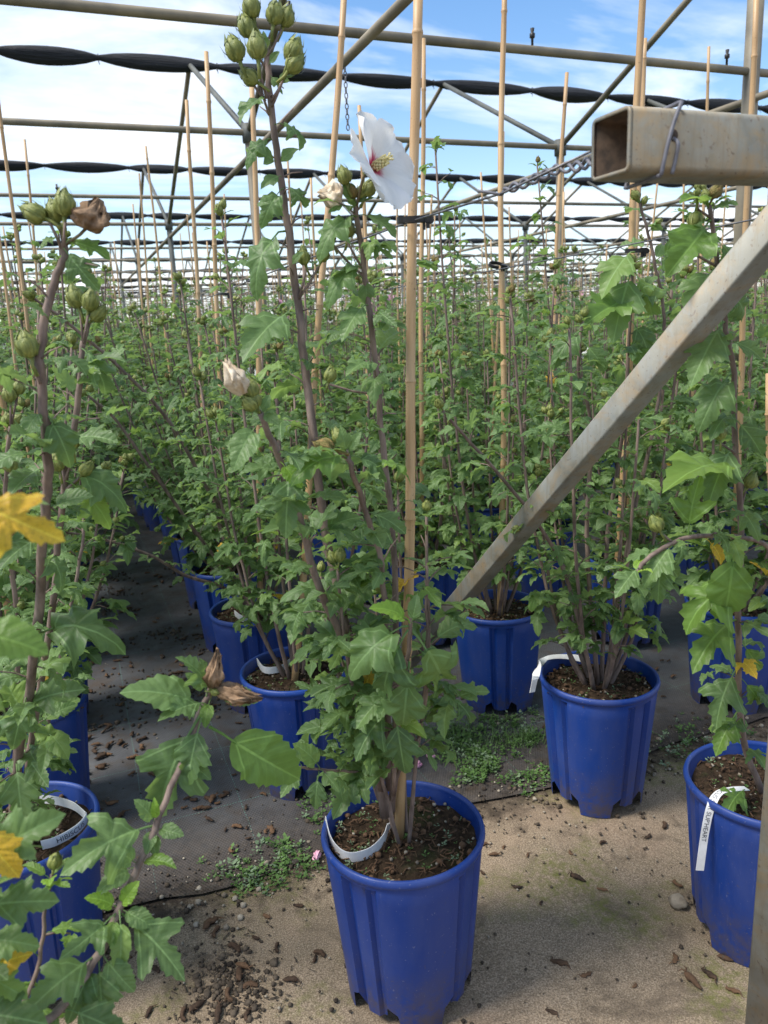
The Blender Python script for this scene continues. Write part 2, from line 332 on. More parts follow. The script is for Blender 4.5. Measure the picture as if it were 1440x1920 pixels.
def empty(name, loc, rz=0.0):
    o = bpy.data.objects.new(name, None); col.objects.link(o); o.location = loc; o.rotation_euler = (0, 0, rz); o.empty_display_size = 0.05; return o
class MB:
    def __init__(s): s.v = []; s.f = []; s.mi = []
    def add(s, v, f, mi=0):
        n = len(s.v); s.v += [V(p) for p in v]; s.f += [tuple(i+n for i in q) for q in f]; s.mi += [mi]*len(f)
    def tube(s, pts, rad, sides=8, caps=True, mi=0, closed=False):
        pts = [V(p) for p in pts]; n = len(pts)
        if not isinstance(rad, (list, tuple)): rad = [rad]*n
        tg = []
        for i in range(n):
            if closed: d = pts[(i+1) % n]-pts[i-1]
            else: d = pts[min(i+1, n-1)]-pts[max(i-1, 0)]
            tg.append(d.normalized())
        a = V((0, 0, 1)) if abs(tg[0].z) < 0.9 else V((1, 0, 0))
        u = (a-tg[0]*a.dot(tg[0])).normalized(); vs_ = []
        for i in range(n):
            u = (u-tg[i]*u.dot(tg[i])).normalized(); w_ = tg[i].cross(u)
            for k in range(sides):
                an = 2*math.pi*k/sides; vs_.append(pts[i]+(u*math.cos(an)+w_*math.sin(an))*rad[i])
        fs = []
        for i in range(n if closed else n-1):
            j = (i+1) % n
            for k in range(sides):
                k2 = (k+1) % sides; fs.append((i*sides+k, i*sides+k2, j*sides+k2, j*sides+k))
        if caps and not closed:
            fs.append(tuple(range(sides-1, -1, -1))); fs.append(tuple((n-1)*sides+k for k in range(sides)))
        s.add(vs_, fs, mi)
    def box(s, c, h, mtx=None, mi=0):
        q = [V((x*h[0], y*h[1], z*h[2])) for x in (-1, 1) for y in (-1, 1) for z in (-1, 1)]
        if mtx is not None: q = [mtx @ p for p in q]
        s.add([p+V(c) for p in q], [(0, 1, 3, 2), (4, 6, 7, 5), (0, 4, 5, 1), (2, 3, 7, 6), (0, 2, 6, 4), (1, 5, 7, 3)], mi)
    def data(s, name, mats, smooth=True, origin=None):
        v = s.v if origin is None else [p-V(origin) for p in s.v]
        return mesh(name, v, s.f, mats, smooth, midx=s.mi if any(s.mi) else None)
    def build(s, name, mats, parent=None, smooth=True, origin=None):
        if parent is not None and origin is None: origin = parent.location
        if parent is None and origin is not None:
            o = link(name, s.data(name, mats, smooth, origin)); o.location = origin; return o
        return link(name, s.data(name, mats, smooth, origin), parent)
def spline(pts, per=6):
    pts = [V(p) for p in pts]
    if len(pts) == 2: return [pts[0].lerp(pts[1], i/per) for i in range(per+1)]
    o = []
    for i in range(len(pts)-1):
        p0 = pts[i-1] if i else pts[0]*2-pts[1]; p1, p2 = pts[i], pts[i+1]; p3 = pts[i+2] if i+2 < len(pts) else pts[-1]*2-pts[-2]
        for k in range(per):
            t_ = k/per
            o.append(0.5*((2*p1)+(p2-p0)*t_+(2*p0-5*p1+4*p2-p3)*t_*t_+(3*p1-p0-3*p2+p3)*t_**3))
    o.append(pts[-1]); return o
def lerp(a, b, t_): return a+(b-a)*t_

# ------------------------------------------------------------------ ground
def sheet(name, x0, x1, y0, y1, nx, ny, z, matk, amp, edge=None):
    v = []; f = []
    for j in range(ny+1):
        for i in range(nx+1):
            x = lerp(x0, x1, i/nx); y = lerp(y0, y1, (j/ny))
            if edge and j == 0: y += edge(x)
            v.append((x, y, z + amp*noise.noise(V((x*1.7, y*1.7, 4.2))) + amp*0.5*noise.noise(V((x*6, y*6, 1.2)))))
    for j in range(ny):
        for i in range(nx):
            a = j*(nx+1)+i; f.append((a, a+1, a+nx+2, a+nx+1))
    return link(name, mesh(name, v, f, matk))
tag(sheet('ground', -250, 300, -60, 420, 1, 1, -0.02, 'concrete', 0), kind='structure')
tag(sheet('concrete_path', -3, 5, -1.2, 2.0, 220, 90, 0.0, 'concrete', 0.003), kind='structure')
tag(sheet('ground_cover_mat', -6, 8, 1.60, 8.0, 160, 90, 0.007, 'weed_mat', 0.003, lambda x: 0.05*noise.noise(V((x*2.2, 0, 9)))+0.02*noise.noise(V((x*11, 0, 3)))), kind='structure')
tag(sheet('ground_cover_mat', -60, 90, 7.9, 120, 1, 1, 0.0, 'weed_mat', 0), kind='structure')

# ------------------------------------------------------------------ leaf, bud, flower templates
def outline(kind):
    if kind == 'ovate':
        h = [(.07, .015), (.16, .07), (.23, .15), (.265, .215), (.26, .25), (.30, .32), (.285, .355), (.31, .43), (.275, .47), (.285, .54), (.235, .58), (.24, .65), (.185, .70), (.185, .77), (.125, .82), (.115, .88), (.055, .94)]
    elif kind == 'lobed':
        h = [(.05, .02), (.14, .08), (.21, .16), (.265, .235), (.26, .27), (.33, .35), (.32, .395), (.38, .50), (.315, .505), (.285, .545), (.195, .525), (.16, .56), (.195, .62), (.165, .67), (.18, .74), (.12, .79), (.115, .86), (.055, .93)]
    elif kind == 'deep':
        h = [(.04, .02), (.11, .08), (.17, .15), (.24, .21), (.235, .25), (.32, .31), (.33, .36), (.43, .45), (.41, .53), (.335, .515), (.29, .545), (.18, .485), (.105, .485), (.125, .56), (.17, .65), (.14, .69), (.16, .76), (.095, .80), (.09, .88), (.04, .94)]
    else:
        h = [(.06, .01), (.14, .08), (.19, .18), (.205, .25), (.19, .28), (.22, .37), (.20, .41), (.21, .51), (.175, .55), (.175, .64), (.135, .69), (.125, .78), (.085, .83), (.05, .92)]
    return [(0, 0)] + h + [(0, 1)] + [(-x, y) for x, y in reversed(h)]
def leaf_geo(kind, bend, fold, wave, seed, rings=(0.42, 0.74, 1.0), step=1, pet=0.30):
    rg = random.Random(seed); ol = outline(kind)
    if step > 1:
        n2 = len(ol)//2
        keep = sorted(set([0, n2] + [i for i in range(1, n2, step)] + [len(ol)-i for i in range(1, n2, step)])); ol = [ol[i] for i in keep]
    ol = [(x*(1+rg.uniform(-.05, .05)), y+rg.uniform(-.008, .008)) for x, y in ol]
    c0 = (0, 0.36); P = [c0]; S = [0]
    for s_ in rings:
        for (x, y) in ol: P.append((x*s_, c0[1]+(y-c0[1])*s_)); S.append(s_)
    n = len(ol); f = []
    for k in range(n): f.append((0, 1+k, 1+(k+1) % n))
    for r_ in range(len(rings)-1):
        for k in range(n):
            a, b_ = 1+r_*n+k, 1+r_*n+(k+1) % n; f.append((a, a+n, b_+n, b_))
    ph = rg.uniform(0, 6.28); sk = rg.uniform(-0.14, 0.14); tw = rg.uniform(-0.7, 0.7); out_ = []; uv = []
    for (x, y), s_ in zip(P, S):
        z = fold*abs(x) - 0.9*bend*0.35*x*x*4*max(0, abs(x))*2
        z += wave*s_*s_*math.sin(7.0*math.atan2(y-.36, x)+ph) + 0.4*wave*s_*math.sin(13*x+5*y+ph)
        z += tw*x*y*0.6
        xx = x+sk*y*y
        th = bend*y
        if abs(bend) > 1e-3: yy = math.sin(th)/bend; zz = (math.cos(th)-1)/bend
        else: yy, zz = y, 0
        nx_, nz_ = math.sin(th), math.cos(th)
        out_.append((xx, yy+z*nx_+pet, zz+z*nz_)); uv.append((x+0.5, y))
    # petiole (3 sided)
    if pet > 0:
        r_ = 0.016; b0 = len(out_)
        for (yy, zz, q) in ((0, -0.02, 1.3), (pet*0.55, 0.035, 1.0), (pet+0.06, -0.004, 0.8)):
            for k in range(3):
                a = 2.09*k+0.5; out_.append((r_*q*math.cos(a), yy, zz+r_*q*math.sin(a))); uv.append((0.5, 0.0))
        for i in range(2):
            for k in range(3):
                a = b0+i*3+k; b_ = b0+i*3+(k+1) % 3; f.append((a, b_, b_+3, a+3))
    return out_, f, uv
LEAF_KINDS = [('ovate', .8, .34, .030), ('ovate', 1.5, .22, .05), ('lobed', .9, .34, .04), ('lobed', 1.7, .22, .055), ('deep', .5, .42, .04), ('deep', 1.1, .28, .05), ('deep', 1.8, .2, .065), ('lobed', .5, .45, .045), ('narrow', .9, .35, .03), ('lobed', 2.3, .3, .07)]
LEAF = {}
for mk in ('leaf', 'leaf_young', 'leaf_lime', 'leaf_yellow'):
    for i, (k, bn, fo, wv) in enumerate(LEAF_KINDS):
        v, f, uv = leaf_geo(k, bn, fo, wv, 100+i); LEAF[mk, i] = mesh('leaf', v, f, mk, uv=uv)
LOW = [tuple(np.array(a) if j != 1 else a for j, a in enumerate(leaf_geo(k, bn, fo, wv, 200+i, rings=(0.55, 1.0), step=3, pet=0.22))) for i, (k, bn, fo, wv) in enumerate(LEAF_KINDS)]
TINY = [tuple(np.array(a) if j != 1 else a for j, a in enumerate(leaf_geo(k, bn, fo, 0.0, 300+i, rings=(1.0,), step=5, pet=0.0))) for i, (k, bn, fo, wv) in enumerate(LEAF_KINDS)]

def bud_geo(seed, lo=False):
    rg = random.Random(seed); mb = MB(); S_ = 15 if not lo else 6
    prof = [(0.0, .10), (.12, .36), (.32, .50), (.55, .49), (.78, .34), (.93, .15), (1.03, .02)] if not lo else [(0, .15), (.35, .5), (.75, .36), (1.0, .03)]
    v = []; f = []
    for (h, r_) in prof:
        for k in range(S_):
            a = 2*math.pi*k/S_; q = 1+0.07*(k % 3 == 0)-0.05*(k % 3 == 1)
            tw = a+h*0.5; v.append((r_*q*math.cos(tw), r_*q*math.sin(tw), h*1.25+0.55))
    for i in range(len(prof)-1):
        for k in range(S_): k2 = (k+1) % S_; f.append((i*S_+k, i*S_+k2, (i+1)*S_+k2, (i+1)*S_+k))
    mb.add(v, f)
    mb.tube([(0, 0, -0.3), (0.05, 0, 0.2), (0, 0, 0.62)], [.10, .09, .13], 5 if not lo else 3)
    if not lo:
        for k in range(7):        # epicalyx
            a = 2*math.pi*k/7+rg.uniform(-.2, .2); c, s_ = math.cos(a), math.sin(a); hh = rg.uniform(.9, 1.25)
            mb.add([(c*.30-s_*.05, s_*.30+c*.05, .60), (c*.30+s_*.05, s_*.30-c*.05, .60), (c*.60-s_*.04, s_*.60+c*.04, .60+hh*.45), (c*.60+s_*.04, s_*.60-c*.04, .60+hh*.45), (c*rg.uniform(.55, .72), s_*.62, .6+hh*.8)], [(0, 1, 3, 2), (2, 3, 4)])
        for k in range(5):        # calyx tips
            a = 2*math.pi*k/5+.3; c, s_ = math.cos(a), math.sin(a)
            mb.add([(c*.40-s_*.13, s_*.40+c*.13, 1.48), (c*.40+s_*.13, s_*.40-c*.13, 1.48), (c*rg.uniform(.08, .3), s_*rg.uniform(.08, .3), 1.95)], [(0, 1, 2)])
    return mb
BUD = [bud_geo(i).data('bud', 'bud') for i in range(4)] + [bud_geo(i).data('bud', 'bud_old') for i in range(4, 6)]
BUDLO = [bud_geo(i, True) for i in range(2)]

def petal_geo(rg, seed, nu=9, nv=10, ln=1.0, wd=.95):
    v = []; f = []; uv = []; ph = rg.uniform(0, 6)
    for j in range(nv+1):
        t_ = j/nv
        for i in range(nu+1):
            s_ = i/nu*2-1; wprof = wd*0.5*(0.16+1.02*math.sin(min(1, t_*1.08)*math.pi*0.60)**0.9)
            if t_ > .8: wprof *= math.sqrt(max(0.0, 1-((t_-.8)/.26)**2))
            x = s_*wprof; y = t_*ln*(1-0.10*s_*s_*(t_ > .5))
            z = 0.34*t_ - 0.30*t_*t_ + 0.10*s_*s_*t_ + t_*t_*0.045*math.sin(6*s_+ph) + t_*t_*.03*math.sin(13*s_+2*ph)
            y += .02*t_*t_*math.sin(9*s_+ph*1.7)
            v.append((x, y, z)); uv.append((i/nu, t_))
    for j in range(nv):
        for i in range(nu): a = j*(nu+1)+i; f.append((a, a+1, a+nu+2, a+nu+1))
    return v, f, uv
def make_flower(parent, mtx, matk='petal_white', seed=1, size=0.062):
    """flower part with petals and staminal column as sub-parts; local +Z is the facing direction"""
    rg = random.Random(seed)
    mb = MB(); mb.tube([(0, 0, -.012), (0, 0, -.004), (0, 0, .004)], [.003, .007, .005], 8)
    fl = link('flower', mb.data('flower', 'bud'), parent, mtx)
    for k in range(5):
        v, f, uv = petal_geo(rg, seed+k); me = mesh('petal', [(x*size, y*size, z*size+0.002) for x, y, z in v], f, matk, uv=uv)
        link('petal', me, fl, Matrix.Rotation(2*math.pi*k/5+rg.uniform(-.1, .1), 4, 'Z') @ Matrix.Rotation(R(rg.uniform(8, 30)), 4, 'X') @ Matrix.Rotation(R(6), 4, 'Y'))
    mb = MB(); n = 10; mb.tube([(0.0006*i*i*0.2, 0, i*0.0034) for i in range(n)], [.0032+.001*math.sin(i) for i in range(n)], 7)
    for k in range(46):
        a = k*2.4; h = .008+.022*k/46; c, s_ = math.cos(a), math.sin(a)
        mb.box((c*.0062, s_*.0062, h), (.0015, .0015, .0015))
    for k in range(5):
        a = k*1.256; mb.tube([(0.001, 0, .030), (.004*math.cos(a), .004*math.sin(a), .037)], .0008, 4); mb.box((.0045*math.cos(a), .0045*math.sin(a), .038), (.0014,)*3)
    link('staminal_column', mb.data('staminal_column', 'stamen'), fl)
    return fl
def flower_lo(matk, seed):
    rg = random.Random(seed); v = []; f = []; uv = []
    for k in range(5):
        a, b_, c = petal_geo(rg, seed+k, 4, 4); mt = Matrix.Rotation(2*math.pi*k/5, 4, 'Z') @ Matrix.Rotation(R(rg.uniform(10, 35)), 4, 'X')
        n = len(v); v += [mt @ (V(p)*.05) for p in a]; f += [tuple(i+n for i in q) for q in b_]; uv += c
    n = len(v); mb = MB(); mb.tube([(0, 0, -.02), (0, 0, .0), (0, 0, .028)], [.002, .004, .003], 5)
    v += mb.v; f += [tuple(i+n for i in q) for q in mb.f]; uv += [(0.5, 0.9)]*len(mb.v)
    return mesh('flower', v, f, matk, uv=uv)
FLO = {'w': flower_lo('petal_white', 5), 'r': flower_lo('petal_rose', 9)}
def crumple(seed, ln=.035, r_=.014, matk='wilt'):
    rg = random.Random(seed); mb = MB(); n = 14; S_ = 32; v = []; f = []
    for i in range(n):
        t_ = i/(n-1); rr = r_*(0.35+0.9*math.sin(math.pi*min(.92, .1+t_*.9))); cx_ = .006*math.sin(t_*3+seed)
        for k in range(S_):
            a = 2*math.pi*k/S_; q = rr*(1+(.12+.25*t_)*math.sin(5*a+t_*3.2+seed)+.20*math.sin(9*a-t_*4+seed)+.12*math.sin(15*a+t_*9)+.5*noise.noise(V((math.cos(a)*2, math.sin(a)*2, t_*5+seed))))
            v.append((q*math.cos(a)+cx_, q*math.sin(a), t_*ln*(1+.22*t_*math.sin(5*a+seed)+.14*t_*math.sin(11*a+seed))))
    for i in range(n-1):
        for k in range(S_): k2 = (k+1) % S_; f.append((i*S_+k, i*S_+k2, (i+1)*S_+k2, (i+1)*S_+k))
    f.append(tuple(range(S_-1, -1, -1))); f.append(tuple((n-1)*S_+k for k in range(S_)))
    mb.add(v, f); return mb.data('withered_flower', matk)

# ------------------------------------------------------------------ plants
UP = V((0, 0, 1))
def frame_y(pos, d, nrm, s):
    d = d.normalized(); z = nrm-d*nrm.dot(d)
    if z.length < 1e-4: z = V((1, 0, 0))-d*d.x
    z.normalize(); x = d.cross(z)
    mt = Matrix((x*s, d*s, z*s)).transposed().to_4x4(); mt.translation = pos; return mt
class Plant:
    def __init__(s, base, seed): s.base = V(base); s.rg = random.Random(seed); s.stems = []; s.leaves = []; s.buds = []
    def leaf(s, pos, d, nrm, size, kind=None, mk='leaf'):
        if kind is None: kind = s.rg.choice([0, 1, 2, 2, 3, 3, 4, 5, 5, 6, 7, 8, 9])
        s.leaves.append((frame_y(pos, d, nrm, size), kind, mk))
    def bud(s, pos, d, size, old=False):
        a = V(d).normalized(); h = V((1, 0, 0)) if abs(a.x) < .8 else V((0, 1, 0)); x = h.cross(a).normalized(); y = a.cross(x); x.rotate(Quaternion(a, s.rg.uniform(0, 6))); y = a.cross(x)
        mt = Matrix((x*size, y*size, a*size)).transposed().to_4x4(); mt.translation = pos
        s.buds.append((mt, (s.rg.choice((4, 5)) if old else s.rg.randrange(4))))
    def stem(s, path, r0, r1, t0=.1, inter=.032, L0=.062, L1=.045, spur=1.5, spur_end=.75, buds=3, mk='leaf', per=5, tipleaf=True):
        rg = s.rg; pts = spline(path, per); n = len(pts)
        pts = [p+V((rg.uniform(-1, 1), rg.uniform(-1, 1), 0))*0.0018*(0 < i < n-1) for i, p in enumerate(pts)]
        s.stems.append((pts, [lerp(r0, r1, (i/(n-1))**.8) for i in range(n)], 7))
        cum = [0.0]
        for i in range(1, n): cum.append(cum[-1]+(pts[i]-pts[i-1]).length)
        T = cum[-1]; d = T*t0; az = rg.uniform(0, 6.28)
        def at(dd):
            for i in range(1, n):
                if cum[i] >= dd:
                    q = (dd-cum[i-1])/max(1e-6, cum[i]-cum[i-1]); return pts[i-1].lerp(pts[i], q), (pts[i]-pts[i-1]).normalized()
            return pts[-1], (pts[-1]-pts[-2]).normalized()
        while d < T-.008:
            t_ = d/T; p, tg = at(d); az += 2.4+rg.uniform(-.5, .5)
            o = V((math.cos(az), math.sin(az), 0)); o = (o-tg*o.dot(tg))
            if o.length < .1: d += .01; continue
            o.normalize(); el = R(rg.uniform(12, 50)); dr = o*math.cos(el)+tg*math.sin(el)
            dr.z = lerp(dr.z, max(dr.z, -.05), .6)
            ln = lerp(L0, L1, t_)*rg.uniform(.72, 1.25)
            nn = (UP+V((rg.uniform(-.45, .45), rg.uniform(-.45, .45), 0))+o*0.15)
            s.leaf(p, dr, nn, ln, mk=mk if rg.random() > .03 else ('leaf_yellow' if t_ < .5 and rg.random() < .45 else 'leaf_lime'))
            k = int(spur+rg.random()) if t_ < spur_end else int(spur*.6+rg.random()*.8)
            if k:
                q = p+(o*rg.uniform(.015, .05)+tg*rg.uniform(.0, .03)); s.stems.append(([p, (p+q)/2+UP*.003, q], [.0016, .0014, .001], 3))
                for _ in range(k):
                    a2 = az+rg.uniform(-1.3, 1.3); o2 = V((math.cos(a2), math.sin(a2), rg.uniform(-.3, .6)))
                    s.leaf(q, o2, UP+V((rg.uniform(-.6, .6), rg.uniform(-.6, .6), 0)), ln*rg.uniform(.5, .95), mk=mk if rg.random() > .05 else 'leaf_lime')
                if t_ > .55 and rg.random() < .16*buds/3: s.bud(q, o+UP*.8, rg.uniform(.012, .017))
            d += inter*rg.uniform(.7, 1.35)
        p, tg = pts[-1], (pts[-1]-pts[-3]).normalized()
        for k in range(buds):
            a = az+k*2.2; o = V((math.cos(a), math.sin(a), 0)); s.bud(p-tg*.012*(k//2), tg*(.9)+o*(.25+.35*(k > 0)), rg.uniform(.014, .020), rg.random() < .12)
        if tipleaf:
            for k in range(3):
                a = az+k*2.1; o = V((math.cos(a), math.sin(a), .9)); s.leaf(p-tg*.006, o, UP-o*.3, rg.uniform(.022, .034), 8 if k else 0, 'leaf_young' if rg.random() < .5 else 'leaf_lime')
        return pts
    def bush(s, n=7, h=(.75, 1.1), spread=.2, soil=.315, inter=.036, spur=1.6, per=4, lean=(0, 0), L0=.062, t0=.13):
        rg = s.rg; a0 = rg.uniform(0, 6.28)
        for k in range(n):
            a = a0+k*2*math.pi/n+rg.uniform(-.4, .4); L_ = rg.uniform(*h)*(rg.uniform(1.12, 1.36) if k % 3 == 0 else 1.0); q = rg.uniform(.35, 1.0)*spread*(.75 if k % 3 == 0 else 1)
            b = s.base+V((math.cos(a)*.018, math.sin(a)*.018, soil-.03)); o = V((math.cos(a), math.sin(a), 0)); ln = V((lean[0], lean[1], 0))
            s.stem([b, b+o*q*.5*L_+UP*L_*.22, b+o*q*.85*L_+ln*.5*L_+UP*L_*.55, b+o*q*1.05*L_+ln*L_+UP*L_*rg.uniform(.94, 1.0)], .0065, .0028, t0, inter, L0, .052, spur, .8, rg.choice((1, 2, 3, 3, 4)), per=per)
    def stem_mb(s):
        mb = MB()
        for pts, rad, sd_ in s.stems: mb.tube(pts, rad, sd_, caps=sd_ > 3)
        return mb

# pot mesh : four panels with feet, channels between, rolled rim
POT_H, POT_R = .345, .15
def pot_mesh(na=120):
    v = []; f = []; rows = 14
    def rad(z): return lerp(.113, .1440, z/POT_H)
    ring = []
    for k in range(na):
        th = 360*k/na; ph = abs(((th+45) % 90)-45)        # 0 at panel centre
        if ph < 19.5: zb = .0; pr = .005
        elif ph < 21.5: zb = .040; pr = .005
        elif ph < 33: zb = lerp(.040, .060, (ph-21.5)/11.5); pr = .005
        elif ph < 36.5: zb = .024; pr = -.0062
        else: zb = .024; pr = .001
        ring.append((R(th), zb, pr))
    for j in range(rows+1):
        for (a, zb, pr) in ring:
            z = lerp(zb, POT_H-.030, j/(rows-2)) if j < rows-1 else (POT_H-.026 if j == rows-1 else POT_H-.014); q = pr if j < rows-1 else .0035
            r_ = rad(z)+q; v.append((r_*math.cos(a), r_*math.sin(a), z))
    for j in range(rows):
        for k in range(na): k2 = (k+1) % na; f.append((j*na+k, j*na+k2, (j+1)*na+k2, (j+1)*na+k))
    base = len(v)                                            # floor plate inside the feet
    for (r_, z) in ((.108, .055), (.0005, .055)):
        for k in range(na): v.append((r_*math.cos(R(360*k/na)), r_*math.sin(R(360*k/na)), z))
    for k in range(na): k2 = (k+1) % na; f.append((base+k, base+k2, base+na+k2, base+na+k))
    prof = [(.1415, POT_H-.005), (.1362, .315), (.1300, .285)]; b2 = len(v)      # inner wall
    for (r_, z) in prof:
        for k in range(na): v.append((r_*math.cos(R(360*k/na)), r_*math.sin(R(360*k/na)), z))
    for j in range(2):
        for k in range(na): k2 = (k+1) % na; f.append((b2+j*na+k, b2+(j+1)*na+k, b2+(j+1)*na+k2, b2+j*na+k2))
    me = mesh('pot', v, f, 'pot_blue')
    try: me.set_sharp_from_angle(angle=R(32))
    except Exception: pass
    v = []; f = []                                           # rolled rim
    S_ = 8
    for k in range(na):
        a = 2*math.pi*k/na
        for q in range(S_):
            b_ = 2*math.pi*q/S_; r_ = .1465+.0058*math.cos(b_); v.append((r_*math.cos(a), r_*math.sin(a), POT_H-.0085+.0095*math.sin(b_)))
    for k in range(na):
        for q in range(S_):
            a = k*S_+q; b_ = k*S_+(q+1) % S_; c = ((k+1) % na)*S_+(q+1) % S_; d = ((k+1) % na)*S_+q; f.append((a, d, c, b_))
    return me, mesh('rim', v, f, 'pot_blue')
POT, RIM = pot_mesh()
# drainage hole dots of the pot wall
mb = MB(); mb.tube([(0, 0, -.0015), (0, 0, .0015)], .006, 10); HOLE = mb.data('drain_hole', 'plastic_black')
def soil_mesh(seed, nr=12, na=30):
    v = [(0, 0, .318)]; f = []
    for j in range(1, nr+1):
        for k in range(na):
            r_ = .1375*j/nr; a = 2*math.pi*k/na; x, y = r_*math.cos(a), r_*math.sin(a)
            v.append((x, y, .312+.008*(1-j/nr)+.009*noise.noise(V((x*22, y*22, seed)))+.006*noise.noise(V((x*60, y*60, seed)))))
    for k in range(na): f.append((0, 1+k, 1+(k+1) % na))
    for j in range(nr-1):
        for k in range(na): a = 1+j*na+k; b_ = 1+j*na+(k+1) % na; f.append((a, a+na, b_+na, b_))
    return mesh('soil', v, f, 'soil')
SOIL = [soil_mesh(i*3.3) for i in range(4)]
def rock(mb, c, r_, rg, mi=0, n=6):
    v = []; f = []
    for j in range(1, 4):
        for k in range(n):
            a = 2*math.pi*k/n; b_ = math.pi*j/4; q = r_*rg.uniform(.75, 1.15); v.append((c[0]+q*math.sin(b_)*math.cos(a), c[1]+q*math.sin(b_)*math.sin(a), c[2]+q*.75*math.cos(b_)))
    v += [(c[0], c[1], c[2]+r_*.7), (c[0], c[1], c[2]-r_*.7)]; t_ = 3*n
    for k in range(n):
        k2 = (k+1) % n; f.append((t_, k, k2)); f.append((t_+1, 2*n+k2, 2*n+k))
        for j in range(2): f.append((j*n+k, (j+1)*n+k, (j+1)*n+k2, j*n+k2))
    mb.add(v, f, mi)
def weedlet(mb, c, rg, s_, n, mi=0):
    for k in range(n):
        a = rg.uniform(0, 6.28); e = rg.uniform(.1, 1.2); d = V((math.cos(a)*math.cos(e), math.sin(a)*math.cos(e), math.sin(e))); q = V(c)+d*s_*rg.uniform(.3, 1); sd_ = d.cross(UP).normalized() if abs(d.z) < .98 else V((1, 0, 0))
        l_ = s_*rg.uniform(.3, .6); u_ = (d+UP*.2).normalized(); o_ = V((math.cos(a), math.sin(a), .25)).normalized()
        mb.add([q-o_*l_*.4, q+sd_*l_*.36, q+o_*l_*.55+UP*.1*l_, q-sd_*l_*.36], [(0, 1, 2, 3)], mi)
        mb.add([V(c), V(c)+sd_*.0008, q], [(0, 1, 2)], mi)
def soil_litter(seed, n):
    rg = random.Random(seed); mb = MB()
    for _ in range(n):
        a, r_ = rg.uniform(0, 6.28), .131*math.sqrt(rg.random()); x, y = r_*math.cos(a), r_*math.sin(a); z = .318
        q = rg.random()
        if q < .13: rock(mb, (x, y, z+.002), rg.uniform(.0015, .0050), rg, 0, 5)
        elif q < .72:
            b_ = rg.uniform(0, 6.28); l_ = rg.uniform(.008, .024); mb.tube([(x, y, z+.001), (x+l_*.5*math.cos(b_), y+l_*.5*math.sin(b_), z+rg.uniform(.003, .008)), (x+l_*math.cos(b_+.6), y+l_*math.sin(b_+.6), z+.002)], [rg.uniform(.0006, .002)]*3, 4, mi=1)
        elif q < .86: rock(mb, (x, y, z+.002), rg.uniform(.003, .009), rg, 1, 5)
        else: weedlet(mb, (x, y, z), rg, rg.uniform(.006, .014), rg.randint(4, 9), 2 if rg.random() < .5 else 3)
    return mb.data('soil_litter', ['pebble', 'dry', 'weed', 'weed_blue'])
LITTER = [soil_litter(11, 330), soil_litter(12, 300), soil_litter(13, 260)]

PLANT_N = [0]
def pot_parts(root, i, litter=True, hole=True):
    link('pot', POT, root, Matrix.Rotation(i*1.3, 4, 'Z')); pr = root.children[-1] if False else None
    p = [c for c in root.children if c.name.startswith('pot')][-1]
    link('rim', RIM, p)
    link('soil', SOIL[i % 4], root, Matrix.Rotation(i*2.1, 4, 'Z'))
    if litter: tag(link('soil_litter', LITTER[i % 3], root, Matrix.Rotation(i*1.7, 4, 'Z')), kind='stuff')
    return p
POT_TOPS = []
def near_plant(pl, label, i, group=None, maxleaf=300, rotz=None):
    root = empty('potted_hibiscus', pl.base); tag(root, label, 'potted plant', group)
    p = pot_parts(root, i)
    if rotz is not None: p.rotation_euler.z = rotz
    pl.stem_mb().build('stem', 'stem', root)
    T = Matrix.Translation(-pl.base)
    lv = sorted(pl.leaves, key=lambda q: -(q[0].col[1].length)/max(.3, proj(q[0].translation)[2]))
    for mt, k, mk in lv[:maxleaf]: link('leaf', LEAF[mk, k], root, T @ mt)
    if lv[maxleaf:]:
        tag(link('small_foliage', join_leaves([(T @ mt, k) for mt, k, mk in lv[maxleaf:]], LOW, pl.rg), root), kind='stuff')
    for mt, k in pl.buds: link('bud', BUD[k], root, T @ mt)
    return root
def join_leaves(lst, geo, rg, mk='leaf_joined', extra=None):
    vs_, fs, us, ts = [], [], [], []; n = 0
    for mt, k in lst:
        v, f, uv = geo[k]; a = np.array(mt)[:3]
        vs_.append(v @ a[:, :3].T + a[:, 3]); us.append(uv); fs += [tuple(i+n for i in q) for q in f]; ts.append(np.full(len(v), rg.random())); n += len(v)
    me = bpy.data.meshes.new('foliage'); vv = np.concatenate(vs_)
    me.from_pydata(vv.tolist(), [], fs); me.materials.append(M[mk]); me.polygons.foreach_set('use_smooth', [True]*len(me.polygons))
    ul = me.uv_layers.new(name='UVMap'); li = np.empty(len(me.loops), dtype=np.int32); me.loops.foreach_get('vertex_index', li); ul.data.foreach_set('uv', np.concatenate(us).astype(np.float32)[li].ravel())
    at = me.attributes.new('tint', 'FLOAT', 'POINT'); at.data.foreach_set('value', np.concatenate(ts).astype(np.float32)); me.update(); return me

# px helper for hero leaves : base pixel, tip pixel, row distance of base and tip
def hl(pl, b, tp, yb, yt=None, kind=2, mk='leaf', face=.6, pet=True):
    p = aty(*b, yb); q = aty(*tp, yb if yt is None else yt); d = q-p
    tocam = (cam_o-p).normalized(); nrm = UP*(1-face)+tocam*face
    pl.leaf(p, d, nrm, d.length/1.22, kind, mk)
def pxs(lst): return [aty(x, y, d) for x, y, d in lst]

